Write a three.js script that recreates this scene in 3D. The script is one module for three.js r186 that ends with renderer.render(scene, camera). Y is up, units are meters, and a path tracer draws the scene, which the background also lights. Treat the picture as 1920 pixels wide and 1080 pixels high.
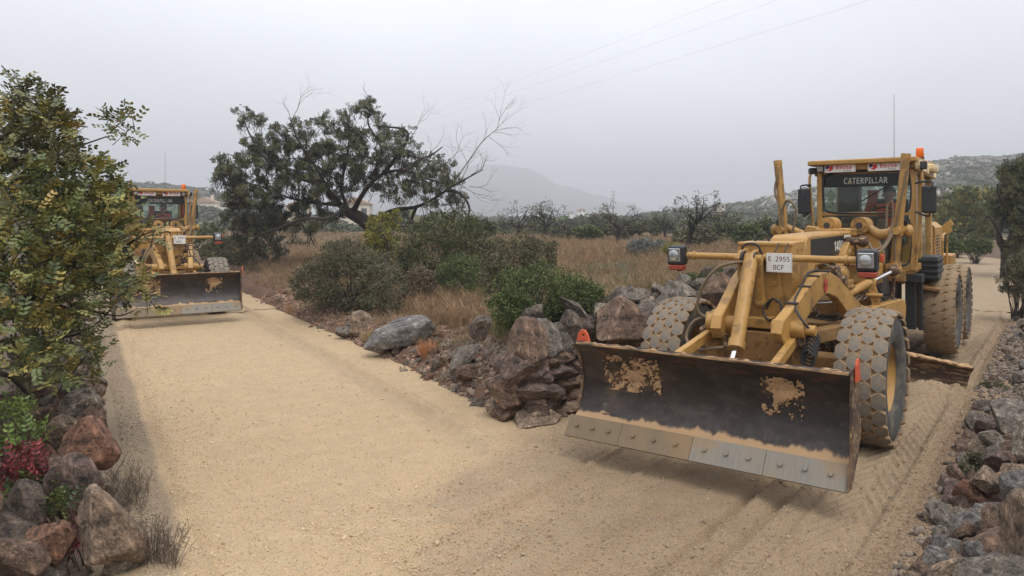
import * as THREE from 'three';
import { mergeGeometries, mergeVertices, toCreasedNormals } from 'three/addons/utils/BufferGeometryUtils.js';
import { RoundedBoxGeometry } from 'three/addons/geometries/RoundedBoxGeometry.js';
import { MarchingCubes } from 'three/addons/objects/MarchingCubes.js';

// ---------- camera, sky, sun, exposure ----------
const scene = new THREE.Scene();
const EYE = 2.212;                                   // metres above the road
const F = 1300, CX = 1150, HY = 415;                 // focal length and principal point of the lens, in 1/1920 of the width
const camera = new THREE.PerspectiveCamera(2 * Math.atan(665 / F) * 180 / Math.PI, 2300 / 1330, 0.1, 6000);
camera.position.set(0, EYE, 0);
camera.setViewOffset(2300, 1330, 0, 250, 1920, 1080); // a shifted lens: the verticals stay upright
camera.updateProjectionMatrix();

const renderer = new THREE.WebGLRenderer({ antialias: true });
renderer.toneMapping = THREE.LinearToneMapping;
renderer.toneMappingExposure = 1.5;
renderer.shadowMap.enabled = true;

// value noise --------------------------------------------------------------
function mulberry(a) { return () => { a |= 0; a = a + 0x6D2B79F5 | 0; let t = Math.imul(a ^ a >>> 15, 1 | a); t = t + Math.imul(t ^ t >>> 7, 61 | t) ^ t; return ((t ^ t >>> 14) >>> 0) / 4294967296; }; }
const hash = (x, y, z) => { let h = Math.imul(x, 374761393) + Math.imul(y, 668265263) + Math.imul(z, 2147483647 ^ 0x5bd1e995) | 0; h = Math.imul(h ^ h >>> 13, 1274126177); h ^= h >>> 16; return (h >>> 0) / 4294967296; };
const sm = (t) => t * t * (3 - 2 * t);
const mix = (a, b, t) => a + (b - a) * t;
const clamp = (x, a = 0, b = 1) => Math.min(b, Math.max(a, x));
const sstep = (a, b, x) => sm(clamp((x - a) / (b - a)));
function n3(x, y, z) {
  const i = Math.floor(x), j = Math.floor(y), k = Math.floor(z), u = sm(x - i), v = sm(y - j), w = sm(z - k);
  return mix(mix(mix(hash(i, j, k), hash(i + 1, j, k), u), mix(hash(i, j + 1, k), hash(i + 1, j + 1, k), u), v),
    mix(mix(hash(i, j, k + 1), hash(i + 1, j, k + 1), u), mix(hash(i, j + 1, k + 1), hash(i + 1, j + 1, k + 1), u), v), w);
}
function n2(x, y, s = 0) {
  const i = Math.floor(x), j = Math.floor(y), u = sm(x - i), v = sm(y - j);
  return mix(mix(hash(i, j, s), hash(i + 1, j, s), u), mix(hash(i, j + 1, s), hash(i + 1, j + 1, s), u), v);
}
const fbm2 = (x, y, o = 4, s = 0) => { let a = 0, w = .5, t = 0; for (let i = 0; i < o; i++) { a += w * n2(x, y, s + i * 7); t += w; w *= .5; x = x * 2.03 + 11.3; y = y * 2.03 + 5.7; } return a / t; };
const fbm3 = (x, y, z, o = 4) => { let a = 0, w = .5, t = 0; for (let i = 0; i < o; i++) { a += w * n3(x, y, z); t += w; w *= .5; x = x * 2.03 + 11.3; y = y * 2.03 + 5.7; z = z * 2.03 + 3.1; } return a / t; };
// periodic noise for textures that repeat: p cells across
function pn(u, v, p, s) {
  const x = u * p, y = v * p, i = Math.floor(x), j = Math.floor(y), a = sm(x - i), b = sm(y - j), m = (k) => ((k % p) + p) % p;
  return mix(mix(hash(m(i), m(j), s), hash(m(i + 1), m(j), s), a), mix(hash(m(i), m(j + 1), s), hash(m(i + 1), m(j + 1), s), a), b);
}
const pf = (u, v, p, o, s) => { let a = 0, w = .5, t = 0; for (let i = 0; i < o; i++) { a += w * pn(u, v, p, s + i * 13); t += w; w *= .5; p *= 2; } return a / t; };

// overcast sky: one even layer of cloud, a little brighter overhead, with faint drifting patches
{
  const W = 1024, H = 512, data = new Float32Array(W * H * 4);
  for (let r = 0; r < H; r++) {
    const el = ((r + .5) / H - .5) * Math.PI, up = Math.max(0, Math.sin(el));
    for (let c = 0; c < W; c++) {
      const az = ((c + .5) / W - .5) * 2 * Math.PI, x = Math.cos(az) * Math.cos(el), z = Math.sin(az) * Math.cos(el);
      const cl = fbm3(x * 2.2 + 9, up * 3.5, z * 2.2 + 4, 4) - .5;
      const L = (.70 + .62 * up) * (1 + .42 * cl * sstep(0, .12, up));
      const k = (r * W + c) * 4;
      data[k] = L * .965; data[k + 1] = L * .988; data[k + 2] = L * (1.04 + .03 * up); data[k + 3] = 1;
    }
  }
  const sky = new THREE.DataTexture(data, W, H, THREE.RGBAFormat, THREE.FloatType);
  sky.mapping = THREE.EquirectangularReflectionMapping; sky.magFilter = THREE.LinearFilter; sky.minFilter = THREE.LinearFilter; sky.needsUpdate = true;
  scene.background = sky; scene.environment = sky;
}
const sun = new THREE.DirectionalLight(new THREE.Color(1, .965, .91), 1.25);
sun.name = 'sun'; sun.position.set(9, 30, 6); sun.target.position.set(0, 0, -9); sun.castShadow = true;
sun.shadow.radius = 46; sun.shadow.mapSize.set(4096, 4096);
Object.assign(sun.shadow.camera, { left: -40, right: 40, top: 40, bottom: -40, near: 1, far: 120 });
scene.add(sun, sun.target);
scene.fog = new THREE.FogExp2(new THREE.Color(.93, .95, .98), .00115);

// ---------- naming helpers ----------
const taken = new Map();
function numbered(n) { const k = taken.get(n) || 0; taken.set(n, k + 1); return k ? n + '_' + String(k).padStart(3, '0') : n; }
function shade(o) { o.traverse((m) => { if (m.isMesh) { m.castShadow = true; m.receiveShadow = true; } }); }
function thing(name, label, category, group) {
  const g = new THREE.Group(); g.name = numbered(name); g.userData = { label, category };
  if (group) g.userData.group = group;
  scene.add(g); return g;
}
function solo(name, geo, mat, label, category, group) {
  const m = new THREE.Mesh(geo, mat); m.name = numbered(name); m.userData = { label, category };
  if (group) m.userData.group = group;
  scene.add(m); return m;
}
function part(parent, name, geos, mat, kind) {
  const g = Array.isArray(geos) ? merge(geos) : geos;
  const m = new THREE.Mesh(g, mat); m.name = name; if (kind) m.userData.kind = kind;
  parent.add(m); return m;
}
function ground(name, geo, mat) { const m = new THREE.Mesh(geo, mat); m.name = name; m.userData.kind = 'structure'; scene.add(m); return m; }
function stuff(name, geo, mat, label, n) { const m = n ? new THREE.InstancedMesh(geo, mat, n) : new THREE.Mesh(geo, mat); m.name = numbered(name); m.userData = { kind: 'stuff', label, category: 'ground cover' }; scene.add(m); return m; }

// ---------- geometry helpers ----------
const V = (x, y, z) => new THREE.Vector3(x, y, z);
function boxUV(g, s = 1) {                         // texture coordinates in metres, from the side each face points to
  if (g.index) g = g.toNonIndexed();
  if (!g.attributes.normal) g.computeVertexNormals();
  const p = g.attributes.position, uv = new Float32Array(p.count * 2), a = V(), b = V(), c = V(), n = V();
  for (let i = 0; i < p.count; i += 3) {
    a.fromBufferAttribute(p, i); b.fromBufferAttribute(p, i + 1); c.fromBufferAttribute(p, i + 2);
    n.copy(b).sub(a).cross(V().copy(c).sub(a));
    const X = Math.abs(n.x), Y = Math.abs(n.y), Z = Math.abs(n.z);
    [a, b, c].forEach((q, k) => {
      const w = X >= Y && X >= Z ? [q.z, q.y] : Y >= Z ? [q.x, q.z] : [q.x, q.y];
      uv[(i + k) * 2] = w[0] * s + .37 * s; uv[(i + k) * 2 + 1] = w[1] * s;
    });
  }
  g.setAttribute('uv', new THREE.BufferAttribute(uv, 2));
  return g;
}
function merge(list) {
  const out = list.map((g) => { g = g.index ? g.toNonIndexed() : g; for (const k of Object.keys(g.attributes)) if (!['position', 'normal', 'uv', 'color'].includes(k)) g.deleteAttribute(k); g.clearGroups(); return g; });
  const col = out.every((g) => g.attributes.color);
  if (!col) out.forEach((g) => g.deleteAttribute('color'));
  out.forEach((g) => { if (!g.attributes.uv) boxUV(g); });
  return out.length === 1 ? out[0] : mergeGeometries(out);
}
const mat4 = (x, y, z, rx = 0, ry = 0, rz = 0) => new THREE.Matrix4().makeRotationFromEuler(new THREE.Euler(rx, ry, rz)).setPosition(x, y, z);
function box(x0, x1, y0, y1, z0, z1, r = .008) {   // a box from its sides, edges rounded
  const w = x1 - x0, h = y1 - y0, d = z1 - z0, rr = Math.min(r, w * .3, h * .3, d * .3);
  const g = new RoundedBoxGeometry(w, h, d, 1, rr); g.translate((x0 + x1) / 2, (y0 + y1) / 2, (z0 + z1) / 2); return boxUV(g);
}
function cbox(cx, cy, cz, w, h, d, rx = 0, ry = 0, rz = 0, r = .008) {
  const g = new RoundedBoxGeometry(w, h, d, 1, Math.min(r, w * .3, h * .3, d * .3)); g.applyMatrix4(mat4(cx, cy, cz, rx, ry, rz)); return boxUV(g);
}
function rod(p, q, r, r2 = r, seg = 14) {
  const a = V(...p), b = V(...q), d = b.clone().sub(a), L = d.length();
  const g = new THREE.CylinderGeometry(r2, r, L, seg); g.translate(0, L / 2, 0);
  g.applyQuaternion(new THREE.Quaternion().setFromUnitVectors(V(0, 1, 0), d.normalize())); g.translate(...p); return boxUV(g);
}
function bar(p, q, w, h) {                          // a flat bar from p to q
  const a = V(...p), b = V(...q), d = b.clone().sub(a), L = d.length(), g = new RoundedBoxGeometry(w, h, L, 1, Math.min(w, h) * .15);
  g.applyMatrix4(new THREE.Matrix4().lookAt(b, a, V(0, 1, 0)).setPosition(a.add(b).multiplyScalar(.5))); return boxUV(g);
}
function hose(pts, r, seg = 28, sides = 7) { return boxUV(new THREE.TubeGeometry(new THREE.CatmullRomCurve3(pts.map((p) => V(...p))), seg, r, sides)); }
function sheetX(pts, x0, x1, bevel = .008, holes = []) { // an outline of (z, y) points given a thickness along x
  const s = new THREE.Shape(pts.map((p) => new THREE.Vector2(p[0], p[1])));
  holes.forEach(([z, y, r]) => { const h = new THREE.Path(); h.absarc(z, y, r, 0, Math.PI * 2, true); s.holes.push(h); });
  const g = new THREE.ExtrudeGeometry(s, { depth: x1 - x0 - 2 * bevel, bevelEnabled: bevel > 0, bevelSize: bevel, bevelThickness: bevel, bevelSegments: 1, curveSegments: 12 });
  g.translate(0, 0, bevel); g.applyMatrix4(new THREE.Matrix4().makeBasis(V(0, 0, 1), V(0, 1, 0), V(1, 0, 0))); // z of the outline -> z, depth -> x
  flip(g); g.translate(x0, 0, 0); return boxUV(g);
}
function flip(g) { // mirror images turn faces inside out
  if (g.index) { const a = g.index.array; for (let i = 0; i < a.length; i += 3) [a[i], a[i + 1]] = [a[i + 1], a[i]]; } else {
    for (const k of Object.keys(g.attributes)) { const at = g.attributes[k], n = at.itemSize, a = at.array; for (let i = 0; i < at.count; i += 3) for (let c = 0; c < n; c++) [a[i * n + c], a[(i + 1) * n + c]] = [a[(i + 1) * n + c], a[i * n + c]]; }
  }
  g.computeVertexNormals(); return g;
}
function sheetZ(pts, z0, z1, bevel = .006, holes = []) {   // an outline of (x, y) points given a thickness along z
  const s = new THREE.Shape(pts.map((p) => new THREE.Vector2(p[0], p[1])));
  holes.forEach(([x, y, r]) => { const h = new THREE.Path(); h.absarc(x, y, r, 0, Math.PI * 2, true); s.holes.push(h); });
  const g = new THREE.ExtrudeGeometry(s, { depth: z1 - z0 - 2 * bevel, bevelEnabled: bevel > 0, bevelSize: bevel, bevelThickness: bevel, bevelSegments: 1, curveSegments: 10 });
  g.translate(0, 0, z0 + bevel); return boxUV(g);
}
const ball = (x, y, z, r, sx = 1, sy = 1, sz = 1) => { const g = new THREE.SphereGeometry(r, 16, 12); g.scale(sx, sy, sz); g.translate(x, y, z); return boxUV(g); };
const spin = (pts, seg = 32) => { const g = new THREE.LatheGeometry(pts.map((p) => new THREE.Vector2(p[0], p[1])), seg); g.rotateZ(-Math.PI / 2); return g; }; // turned about x: (radius, along x)
const at = (u, v, d) => V((u - CX) / F * d, EYE - (v - HY) / F * d, -d); // a point of the world from its measured bearing and depth
const onGround = (u, v, y = 0) => { const d = (EYE - y) * F / (v - HY); return [(u - CX) / F * d, -d]; };

// ---------- textures ----------
function tex(n, fn, srgb = true) {
  const data = new Uint8Array(n * n * 4);
  for (let j = 0; j < n; j++) for (let i = 0; i < n; i++) { const c = fn(i / n, j / n, i, j), k = (j * n + i) * 4; data[k] = clamp(c[0], 0, 255); data[k + 1] = clamp(c[1], 0, 255); data[k + 2] = clamp(c[2], 0, 255); data[k + 3] = 255; }
  const t = new THREE.DataTexture(data, n, n); t.wrapS = t.wrapT = THREE.RepeatWrapping; t.magFilter = THREE.LinearFilter; t.minFilter = THREE.LinearMipmapLinearFilter; t.generateMipmaps = true;
  if (srgb) t.colorSpace = THREE.SRGBColorSpace; t.needsUpdate = true; return t;
}
const lerp3 = (a, b, t) => [mix(a[0], b[0], t), mix(a[1], b[1], t), mix(a[2], b[2], t)];
const rep = (t, s) => { const c = t.clone(); c.repeat.set(s, s); c.needsUpdate = true; return c; };
// grain: grey pebbles and sand for the road and the soil (1 tile = 1.5 m)
const cells = (() => { // small stones: nearest seed on a jittered grid
  return (u, v, p, s) => {
    const x = u * p, y = v * p, i = Math.floor(x), j = Math.floor(y); let best = 9, id = 0;
    for (let a = -1; a < 2; a++) for (let b = -1; b < 2; b++) {
      const I = ((i + a) % p + p) % p, J = ((j + b) % p + p) % p, dx = i + a + hash(I, J, s) - x, dy = j + b + hash(I, J, s + 1) - y, d = dx * dx + dy * dy;
      if (d < best) { best = d; id = hash(I, J, s + 2); }
    }
    return [Math.sqrt(best), id];
  };
})();
const gravelH = new Float32Array(1024 * 1024);
const gravelMap = tex(1024, (u, v, i, j) => {
  const g = pf(u, v, 12, 5, 3), f = hash(i, j, 99), [d1, id1] = cells(u, v, 96, 5), [d2, id2] = cells(u, v, 210, 25);
  let L = 205 + (g - .5) * 16 + (f - .5) * 52, h = (g - .5) * .06 + f * .14;
  if (id2 > .5 && d2 < .42) { L += (id2 - .72) * 150; h += .2 * (1 - d2 / .42); }
  if (id1 > .72 && d1 < .2 + .3 * (id1 - .72)) { L += (hash(Math.floor(id1 * 9999), 3, 1) - .5) * 90; h += .55; }
  gravelH[j * 1024 + i] = h;
  const w = (pn(u, v, 40, 71) - .5) * 8;
  return [L + w, L * .985, L * .955 - w];
});
const gravelBump = tex(1024, (u, v, i, j) => { const h = 70 + gravelH[j * 1024 + i] * 150; return [h, h, h]; }, false);
const rockH = new Float32Array(512 * 512);
const rockMap = tex(512, (u, v, i, j) => {
  const a = pf(u, v, 4, 6, 41), b = pf(u, v, 16, 4, 57), c = hash(i, j, 8), cr = Math.abs(pf(u, v, 6, 4, 77) - .5) * 2, li = pf(u, v, 9, 4, 91);
  let L = 165 + (a - .5) * 190 + (b - .5) * 110 + (c - .5) * 30; rockH[j * 512 + i] = a * .6 + b * .4 + c * .06 - (cr < .02 ? .12 : 0);
  if (cr < .018) L -= 26;
  let q = [L, L * .985, L * .965]; if (li > .62) q = lerp3(q, [206, 200, 186], clamp((li - .62) * 6) * .6); return q;
});
const rockBump = tex(512, (u, v, i, j) => { const h = 30 + rockH[j * 512 + i] * 200; return [h, h, h]; }, false);
const fineBump = tex(256, (u, v, i, j) => { const h = 90 + pf(u, v, 16, 4, 5) * 90 + (hash(i, j, 2) - .5) * 40; return [h, h, h]; }, false);
// machine paint (tile 1.2 m): dull yellow, road dust in cloudy patches, chips and rub marks
const paint = (y, dust, amt, chip) => tex(512, (u, v, i, j) => {
  const a = pf(u, v, 5, 5, 11), b = pf(u, v, 24, 3, 19), c = hash(i, j, 31), st = pn(u, v * .25, 64, 37);
  let q = y.map((x) => x * (1 + (a - .5) * .34 + (b - .5) * .12 + (c - .5) * .06));
  q = lerp3(q, dust, clamp((a * .6 + b * .4 - .5 + amt) * 2.6) * .6);
  if (pf(u, v, 30, 2, 61) > chip) q = lerp3(q, [96, 66, 40], .5);
  const gr = pf(u, v, 7, 5, 65); if (gr > .58) q = lerp3(q, [92, 70, 44], clamp((gr - .58) * 9) * .42);
  if (st > .94 && a > .5) q = lerp3(q, [110, 80, 45], .35);
  return q;
});
const lit = (map, rough, extra = {}) => new THREE.MeshStandardMaterial({ map, roughness: rough, ...extra });
const flat = (r, g, b, rough = .7, metal = 0, extra = {}) => new THREE.MeshStandardMaterial({ color: new THREE.Color().setRGB(r, g, b), roughness: rough, metalness: metal, ...extra });
const paintMap = rep(paint([172, 130, 66], [150, 122, 84], .06, .8), 1 / 1.2);
const paintDirtyMap = rep(paint([150, 112, 60], [128, 103, 74], .16, .74), 1 / 1.1);
const rustMap = rep(tex(512, (u, v, i, j) => { const a = pf(u, v, 5, 5, 21), b = pf(u, v, 30, 3, 29), c = hash(i, j, 3); let q = lerp3([60, 46, 37], [108, 84, 62], clamp(a * 1.6 - .3)); q = lerp3(q, [176, 144, 104], clamp((b - .56) * 5) * .8); return q.map((x) => x * (.92 + .16 * c)); }), 1);
const M = {
  paint: lit(paintMap, .5, { bumpMap: rep(fineBump, 4), bumpScale: .0012 }),
  dirty: lit(paintDirtyMap, .68, { bumpMap: rep(fineBump, 4), bumpScale: .002 }),
  cream: lit(rep(paint([226, 206, 160], [190, 166, 126], -.02, .8), 1 / 1.2), .55),
  rust: lit(rustMap, .85, { bumpMap: rep(fineBump, 6), bumpScale: .004 }),
  black: flat(.02, .02, .022, .55), rubberHose: flat(.03, .028, .027, .7), tanHose: flat(.17, .12, .07, .85),
  chrome: flat(.75, .75, .74, .16, 1), dark: flat(.045, .036, .03, .8), orange: flat(.52, .085, .03, .6), red: flat(.3, .045, .02, .5),
  lens: new THREE.MeshPhysicalMaterial({ color: new THREE.Color().setRGB(.5, .51, .5), roughness: .2, metalness: .7, clearcoat: 1 }),
  glass: new THREE.MeshPhysicalMaterial({ color: new THREE.Color().setRGB(.92, .97, .95), transmission: 1, thickness: 0, roughness: .04, ior: 1.45 }),
  cabIn: flat(.10, .085, .07, .9), white: flat(.72, .71, .68, .5),
};

// ---------- the lie of the land ----------
// two graded tracks part at the foot of the view: one runs off to the left, one to the right; a field stands between them
const DL = [-.609, -.793], NL = [.793, -.609], DR = [.537, -.843], NR = [.843, .537];
const sL = (x, z) => NL[0] * x + NL[1] * z, tL = (x, z) => DL[0] * x + DL[1] * z;
const sR0 = (x, z) => NR[0] * x + NR[1] * z, tR = (x, z) => DR[0] * x + DR[1] * z;
const P_L = (s, t) => [NL[0] * s + DL[0] * t, NL[1] * s + DL[1] * t];
const P_R = (s, t) => [NR[0] * s + DR[0] * t, NR[1] * s + DR[1] * t];
const rightCurve = new THREE.CatmullRomCurve3([P_R(-2.74, -6), P_R(-2.74, 3), P_R(-2.74, 14), P_R(-2.74, 22), [13.5, -27.5], [17.6, -34.5], [20.4, -41], [19.6, -47], [15, -53], [7, -57], [-4, -60]].map(([x, z]) => V(x, 0, z)), false, 'centripetal');
const rightPts = rightCurve.getSpacedPoints(400);
function sR(x, z) {                                  // distance to the right of the right-hand track's middle, minus 2.74: the track is -4.76 .. -0.72
  if (z > -19) return sR0(x, z);
  let best = 1e9, k = 0; for (let i = 0; i < 400; i++) { const q = rightPts[i], d = (q.x - x) ** 2 + (q.z - z) ** 2; if (d < best) { best = d; k = i; } }
  const a = rightPts[Math.max(0, k - 1)], b = rightPts[Math.min(400, k + 1)], dx = b.x - a.x, dz = b.z - a.z, L = Math.hypot(dx, dz);
  const side = ((x - rightPts[k].x) * -dz + (z - rightPts[k].z) * dx) / L;
  return -2.74 + Math.sign(side) * Math.sqrt(best);
}
const SKY = [[-600, 330], [0, 343], [230, 341], [300, 344], [345, 347], [400, 357], [450, 374], [520, 396], [600, 405], [800, 408], [1000, 409], [1180, 402], [1210, 395], [1300, 388], [1395, 381], [1461, 371], [1505, 357], [1600, 331], [1741, 299], [1800, 292], [1920, 288], [2300, 292], [3200, 320]];
const FAR = [[-400, 412], [560, 411], [620, 400], [700, 352], [780, 318], [860, 306], [930, 304], [985, 315], [1060, 345], [1120, 362], [1170, 378], [1215, 393], [1280, 408], [1400, 413]];
const curve = (T, u) => { if (u <= T[0][0]) return T[0][1]; for (let i = 1; i < T.length; i++) if (u < T[i][0]) return mix(T[i - 1][1], T[i][1], sm((u - T[i - 1][0]) / (T[i][0] - T[i - 1][0]))); return T[T.length - 1][1]; };
function hill(x, z) {                                // stony hillsides round the valley
  const d = -z; if (d < 70) return 0;
  const u = CX + F * clamp(x / d, -3, 3), e1 = (HY - curve(SKY, u)) / F, e2 = (HY - curve(FAR, u)) / F;
  const rough = (fbm2(x * .012, z * .012, 5, 3) - .5), k1 = sstep(90, 400, d);
  let h = 0;
  if (e1 > 0) h = e1 * 405 * (k1 * .94 + .06 * sstep(330, 450, d)) * (1 + rough * .22 * sstep(100, 240, d)) + rough * 6 * k1;
  if (d > 600) h = Math.max(h * (1 - .3 * sstep(600, 1200, d)), e2 > 0 ? e2 * 2200 * Math.pow(clamp((d - 560) / 1680), 2.3) * (1 + rough * .15) : 0);
  return h;
}
function fieldH(x, z) {
  const a = sL(x, z) - 3.74, q = -4.76 - sR(x, z);
  let h = -.07 + .3 * sstep(0, .5, a) + .16 * sstep(.6, 3, a) + .5 * sstep(3.5, 14, a);
  h = mix(h, Math.max(h, .97), sstep(3.4, .5, q) * sstep(-.1, 1.1, a));
  h += (fbm2(x * .5, z * .5, 4, 9) - .5) * .26 * sstep(0, 2, a) + (fbm2(x * 2.6, z * 2.6, 3, 19) - .5) * .2 * sstep(0, .3, a);
  return h;
}
function groundH(x, z) {
  const d = -z, r2 = x * x + z * z;
  if (d > 62) return 1.0 + (fbm2(x * .05, z * .05, 3, 5) - .5) * 1.2 * sstep(62, 110, d) + hill(x, z) + (z < -46 ? 0 : 0);
  const l = sL(x, z), r = sR(x, z), onL = l > .27, bump = (fbm2(x * 3, z * 3, 3, 29) - .5) * .12;
  const far = sstep(46, 62, d);
  let h = -.07;
  if (r > -.72) { const q = r + .72; h = -.07 + .1 * sstep(0, .2, q) + .24 * sstep(.1, 1.0, q) + .5 * sstep(1, 5, q) + bump * sstep(0, .4, q) + (fbm2(x * .4, z * .4, 3, 37) - .5) * .4 * sstep(1, 5, q); if (l < .27 || r2 < 9) h = Math.min(h, .3); }
  else if (l < .27) { const q = .27 - l; h = -.07 + .1 * sstep(0, .25, q) + .22 * sstep(.15, .7, q) + .5 * sstep(1, 5, q) + bump * sstep(0, .4, q); if (r2 < 9) h = Math.min(h, .3); }
  else if (r < -4.76) { const q = -4.76 - r; const f = fieldH(x, z); h = mix(-.07, f, z > -19 ? sstep(.12, .5, q) : sstep(0, 1.2, q)) - (l < 3.9 ? 0 : 0); }
  return mix(h, 1.0 + (fbm2(x * .05, z * .05, 3, 5) - .5) * .2, far);
}
// height of the graded gravel: combed ridges, wheel ruts with tread prints, loose edges
const tread = (a, t) => { const k = t / .21 + Math.abs(a) * 2.6; const f = k - Math.floor(k); return f < .62 ? 1 : 0; };
function roadH(x, z) {
  const l = sL(x, z), r = sR(x, z), t = tR(x, z);
  let h = (fbm2(x * .8, z * .8, 2, 43) - .5) * mix(.012, .03, sstep(-2, 0, x)) + (fbm2(x * 9, z * 9, 3, 47) - .5) * mix(.004, .012, sstep(-2, 0, x));
  const wob = (fbm2(x * .5, z * .5, 2, 53) - .5) * .12;
  // left-hand track: heaped loose gravel along the wall, a trimmed edge, a thin windrow on the right
  if (r < -4.4 || x < -1.2) {
    const k = sstep(-.9, -2.0, x), ll = l + wob;
    h += k * (.08 * sstep(.66, .36, ll) + .03 * Math.exp(-(((ll - .72) / .1) ** 2)) - .02 * Math.exp(-(((ll - .6) / .06) ** 2)));
    h += k * (.055 * Math.exp(-(((ll - 3.28) / .07) ** 2)) + .012 * sstep(3.2, 3.3, ll) - .03 * Math.exp(-(((ll - 3.1) / .09) ** 2)));
  }
  if (x > -1.9) {
    const k = sstep(-1.9, -1.1, x) * sstep(24, 16, t), w = (fbm2(t * .4, 3, 2, 59) - .5) * .1;
    const groove = (s, wd, dp) => -dp * Math.exp(-(((r + w - s) / wd) ** 2)), ridge = (s, wd, dp) => dp * Math.exp(-(((r + w - s) / wd) ** 2));
    h += k * (groove(-2.07, .04, .06) + ridge(-1.97, .05, .035) + groove(-1.82, .035, .055) + ridge(-1.72, .06, .025) + ridge(-2.7, .1, .02) + groove(-3.62, .05, .03) + groove(-4.1, .06, .02) + ridge(-3.5, .1, .015));
    for (const s of [-1.3, -3.3]) { const a = (r + w - s) / .22; if (Math.abs(a) < 1 && t > 2) h += k * (-.02 + .026 * tread(a, t) * (s > -2 ? 1 : .35) * (.55 + .6 * n2(t * 2, r * 6, 4))); if (Math.abs(Math.abs(a) - 1.1) < .14) h += k * .02; }
    h += k * (ridge(-1.02, .05, .022) + groove(-.95, .04, .025));
    h += .06 * sstep(-1.0, -.74, r) * k * n2(x * 4, z * 4, 8);
    // soil piled in front of and off the end of the moldboard
    const px = ((x - 3.85) * .96 - (z + 8.55) * .27) / .8, pz = ((x - 3.85) * .27 + (z + 8.55) * .96) / .36; h += .24 * Math.exp(-(px * px + pz * pz) * 1.6) * (.7 + .6 * fbm2(x * 5, z * 5, 3, 61));
    h += (fbm2(x * 14, z * 14, 2, 67) - .5) * .03 * sstep(-1.3, -.9, r) * k;
  }
  return h;
}
// fresh pale gravel on the left, browner trodden gravel on the right
function roadColour(x, z) {
  const l = sL(x, z), r = sR(x, z), n = fbm2(x * .9, z * .9, 4, 71), m = fbm2(x * 4, z * 4, 3, 73), edge = sstep(-1.5, -.2, x + (n - .5) * 1.6);
  let c = lerp3([.65, .485, .3], [.39, .285, .18], edge);
  c = lerp3(c, [.59, .445, .285], clamp((n - .5) * 2) * (1 - edge) * .6);
  if (edge > .3) c = lerp3(c, [.48, .36, .235], clamp((n - .42) * 3) * .6);
  if (edge > .4 && r < -.9) { const st = n2((r + n * .25) * 3.2, tR(x, z) * .1, 77); c = lerp3(c, [.5, .38, .25], clamp((st - .5) * 2.6) * .55 * edge); c = lerp3(c, [.3, .205, .125], clamp((.42 - st) * 3) * .6 * edge); }
  const wob = (n - .5) * .5 + (m - .5) * .22;
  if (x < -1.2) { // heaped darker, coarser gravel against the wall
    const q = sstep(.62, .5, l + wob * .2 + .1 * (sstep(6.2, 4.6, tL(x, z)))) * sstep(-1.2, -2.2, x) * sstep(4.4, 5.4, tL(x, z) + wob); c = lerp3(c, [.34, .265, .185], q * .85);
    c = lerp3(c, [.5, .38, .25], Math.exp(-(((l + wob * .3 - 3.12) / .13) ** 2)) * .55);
  }
  if (r > -1.25 && x > 0) c = lerp3(c, [.30, .2, .12], sstep(-1.2, -.8, r + wob * .5) * .55);
  
  if (z < -13.5 && x > 3) c = lerp3(c, [.45, .34, .22], sstep(-13.5, -18, z) * .8);
  const k = 1 + (m - .5) * mix(.07, .2, edge); return [c[0] * k, c[1] * k, c[2] * k];
}
const hit = (u, v) => { for (let d = 3.5; d < 400; d *= 1.004) { const p = at(u, v, d); if (p.y < Math.max(groundH(p.x, p.z), d < 62 && sL(p.x, p.z) > .27 && sR(p.x, p.z) < -.72 && (sL(p.x, p.z) < 3.9 || sR(p.x, p.z) > -4.76) ? 0 : -9)) return p; } return at(u, v, 400); }; // where a bearing meets the ground
function surface(pos, idx, col, uvScale) {
  const g = new THREE.BufferGeometry(); g.setAttribute('position', new THREE.Float32BufferAttribute(pos, 3)); g.setIndex(idx);
  if (col) g.setAttribute('color', new THREE.Float32BufferAttribute(col, 3));
  const uv = new Float32Array(pos.length / 3 * 2); for (let i = 0; i < pos.length / 3; i++) { uv[i * 2] = pos[i * 3] * uvScale; uv[i * 2 + 1] = pos[i * 3 + 2] * uvScale; }
  g.setAttribute('uv', new THREE.BufferAttribute(uv, 2)); g.computeVertexNormals(); return g;
}
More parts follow.
